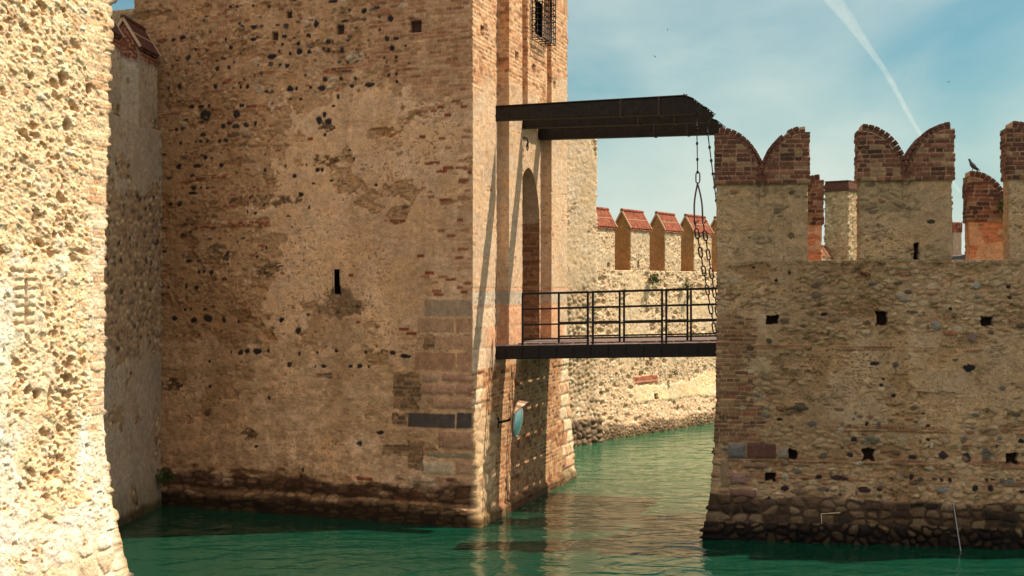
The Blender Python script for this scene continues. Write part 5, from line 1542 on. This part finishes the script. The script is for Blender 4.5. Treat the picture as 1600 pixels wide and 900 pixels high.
# chain staple and hook under the middle beam
t = thing('wall_hook', 'small dark iron hook with ring fixed above the pointed arch', 'hook', tuple(BR(-.2, 3.95, 7.45)))
mb = MB(); mb.tube([BR(-.24, 3.78, 7.62), BR(-.14, 3.78, 7.6), BR(-.12, 3.8, 7.5), BR(-.16, 3.82, 7.42)], .02, 6); oval(mb, BR(-.13, 3.78, 7.42), (0, 0, 1), (TG[0], TG[1], 0), .16, .1, .012)
mb.build('hook', M_IRON, t, smooth=True)

# ------------------------------------------------------------------ vapour trail, very high and far
def contrail():
    D = 9000.0
    px = [(1200, -150, 80), (1262, -50, 58), (1300, 0, 44), (1335, 40, 28), (1362, 85, 17), (1392, 118, 14), (1408, 160, 12), (1428, 195, 10), (1448, 225, 9), (1500, 300, 6)]
    mb = MB(); V = []; C = []
    rows = []
    P = np.array(px, float); t = np.linspace(0, len(px) - 1, 70)
    X = np.interp(t, range(len(px)), P[:, 0]); Yp = np.interp(t, range(len(px)), P[:, 1]); Wd = np.interp(t, range(len(px)), P[:, 2])
    for _ in range(60):
        X[1:-1] = (X[:-2] + 2 * X[1:-1] + X[2:]) / 4; Yp[1:-1] = (Yp[:-2] + 2 * Yp[1:-1] + Yp[2:]) / 4
    nc = 16; verts = []; uv = []
    for i in range(len(t)):
        c = pt(X[i], Yp[i], D); w_ = Wd[i] / F * D
        for k in range(nc):
            a = 2 * math.pi * k / nc
            verts.append((c.x + math.cos(a) * w_ * .5, c.y + math.sin(a) * w_ * .5, c.z - math.cos(a) * w_ * .22))
            uv.append(math.cos(a))
    idx = np.arange(len(verts)).reshape(-1, nc)
    nx = np.roll(idx, -1, 1)
    q = np.stack([idx[:-1], nx[:-1], nx[1:], idx[1:]], -1).reshape(-1, 4)
    me = mesh_np('vapour_trail', np.array(verts), q, None)
    at = me.attributes.new('across', 'FLOAT', 'POINT'); at.data.foreach_set('value', np.array(uv, dtype=np.float32))
    m = bpy.data.materials.new('vapour'); m.use_nodes = True; n = m.node_tree.nodes; l = m.node_tree.links; n.clear()
    out = n.new('ShaderNodeOutputMaterial'); mix = n.new('ShaderNodeMixShader'); tr = n.new('ShaderNodeBsdfTransparent'); df = n.new('ShaderNodeEmission')
    df.inputs['Color'].default_value = (.80, .80, .66, 1); df.inputs['Strength'].default_value = .92
    a = n.new('ShaderNodeAttribute'); a.attribute_name = 'across'
    ab = n.new('ShaderNodeMath'); ab.operation = 'ABSOLUTE'; l.new(a.outputs['Fac'], ab.inputs[0])
    r = n.new('ShaderNodeMapRange'); r.interpolation_type = 'SMOOTHSTEP'; r.inputs['From Min'].default_value = 1.0; r.inputs['From Max'].default_value = 0.1; r.inputs['To Min'].default_value = 0; r.inputs['To Max'].default_value = .24
    l.new(ab.outputs[0], r.inputs['Value'])
    g = n.new('ShaderNodeNewGeometry'); ns = n.new('ShaderNodeTexNoise'); ns.inputs['Scale'].default_value = .018; ns.inputs['Detail'].default_value = 4
    l.new(g.outputs['Position'], ns.inputs['Vector'])
    r2 = n.new('ShaderNodeMapRange'); r2.inputs['From Min'].default_value = .3; r2.inputs['From Max'].default_value = .6; l.new(ns.outputs['Fac'], r2.inputs['Value'])
    r2.inputs['To Min'].default_value = .45
    mu = n.new('ShaderNodeMath'); mu.operation = 'MULTIPLY'; l.new(r.outputs[0], mu.inputs[0]); l.new(r2.outputs[0], mu.inputs[1])
    l.new(mu.outputs[0], mix.inputs[0]); l.new(tr.outputs[0], mix.inputs[1]); l.new(df.outputs[0], mix.inputs[2]); l.new(mix.outputs[0], out.inputs['Surface'])
    o = link('vapour_trail', me, m, None, tuple(pt(1400, 120, D)))
    tag(o, 'long curved white vapour trail of an aircraft across the blue sky', 'vapour trail')
    o.visible_shadow = True
contrail()
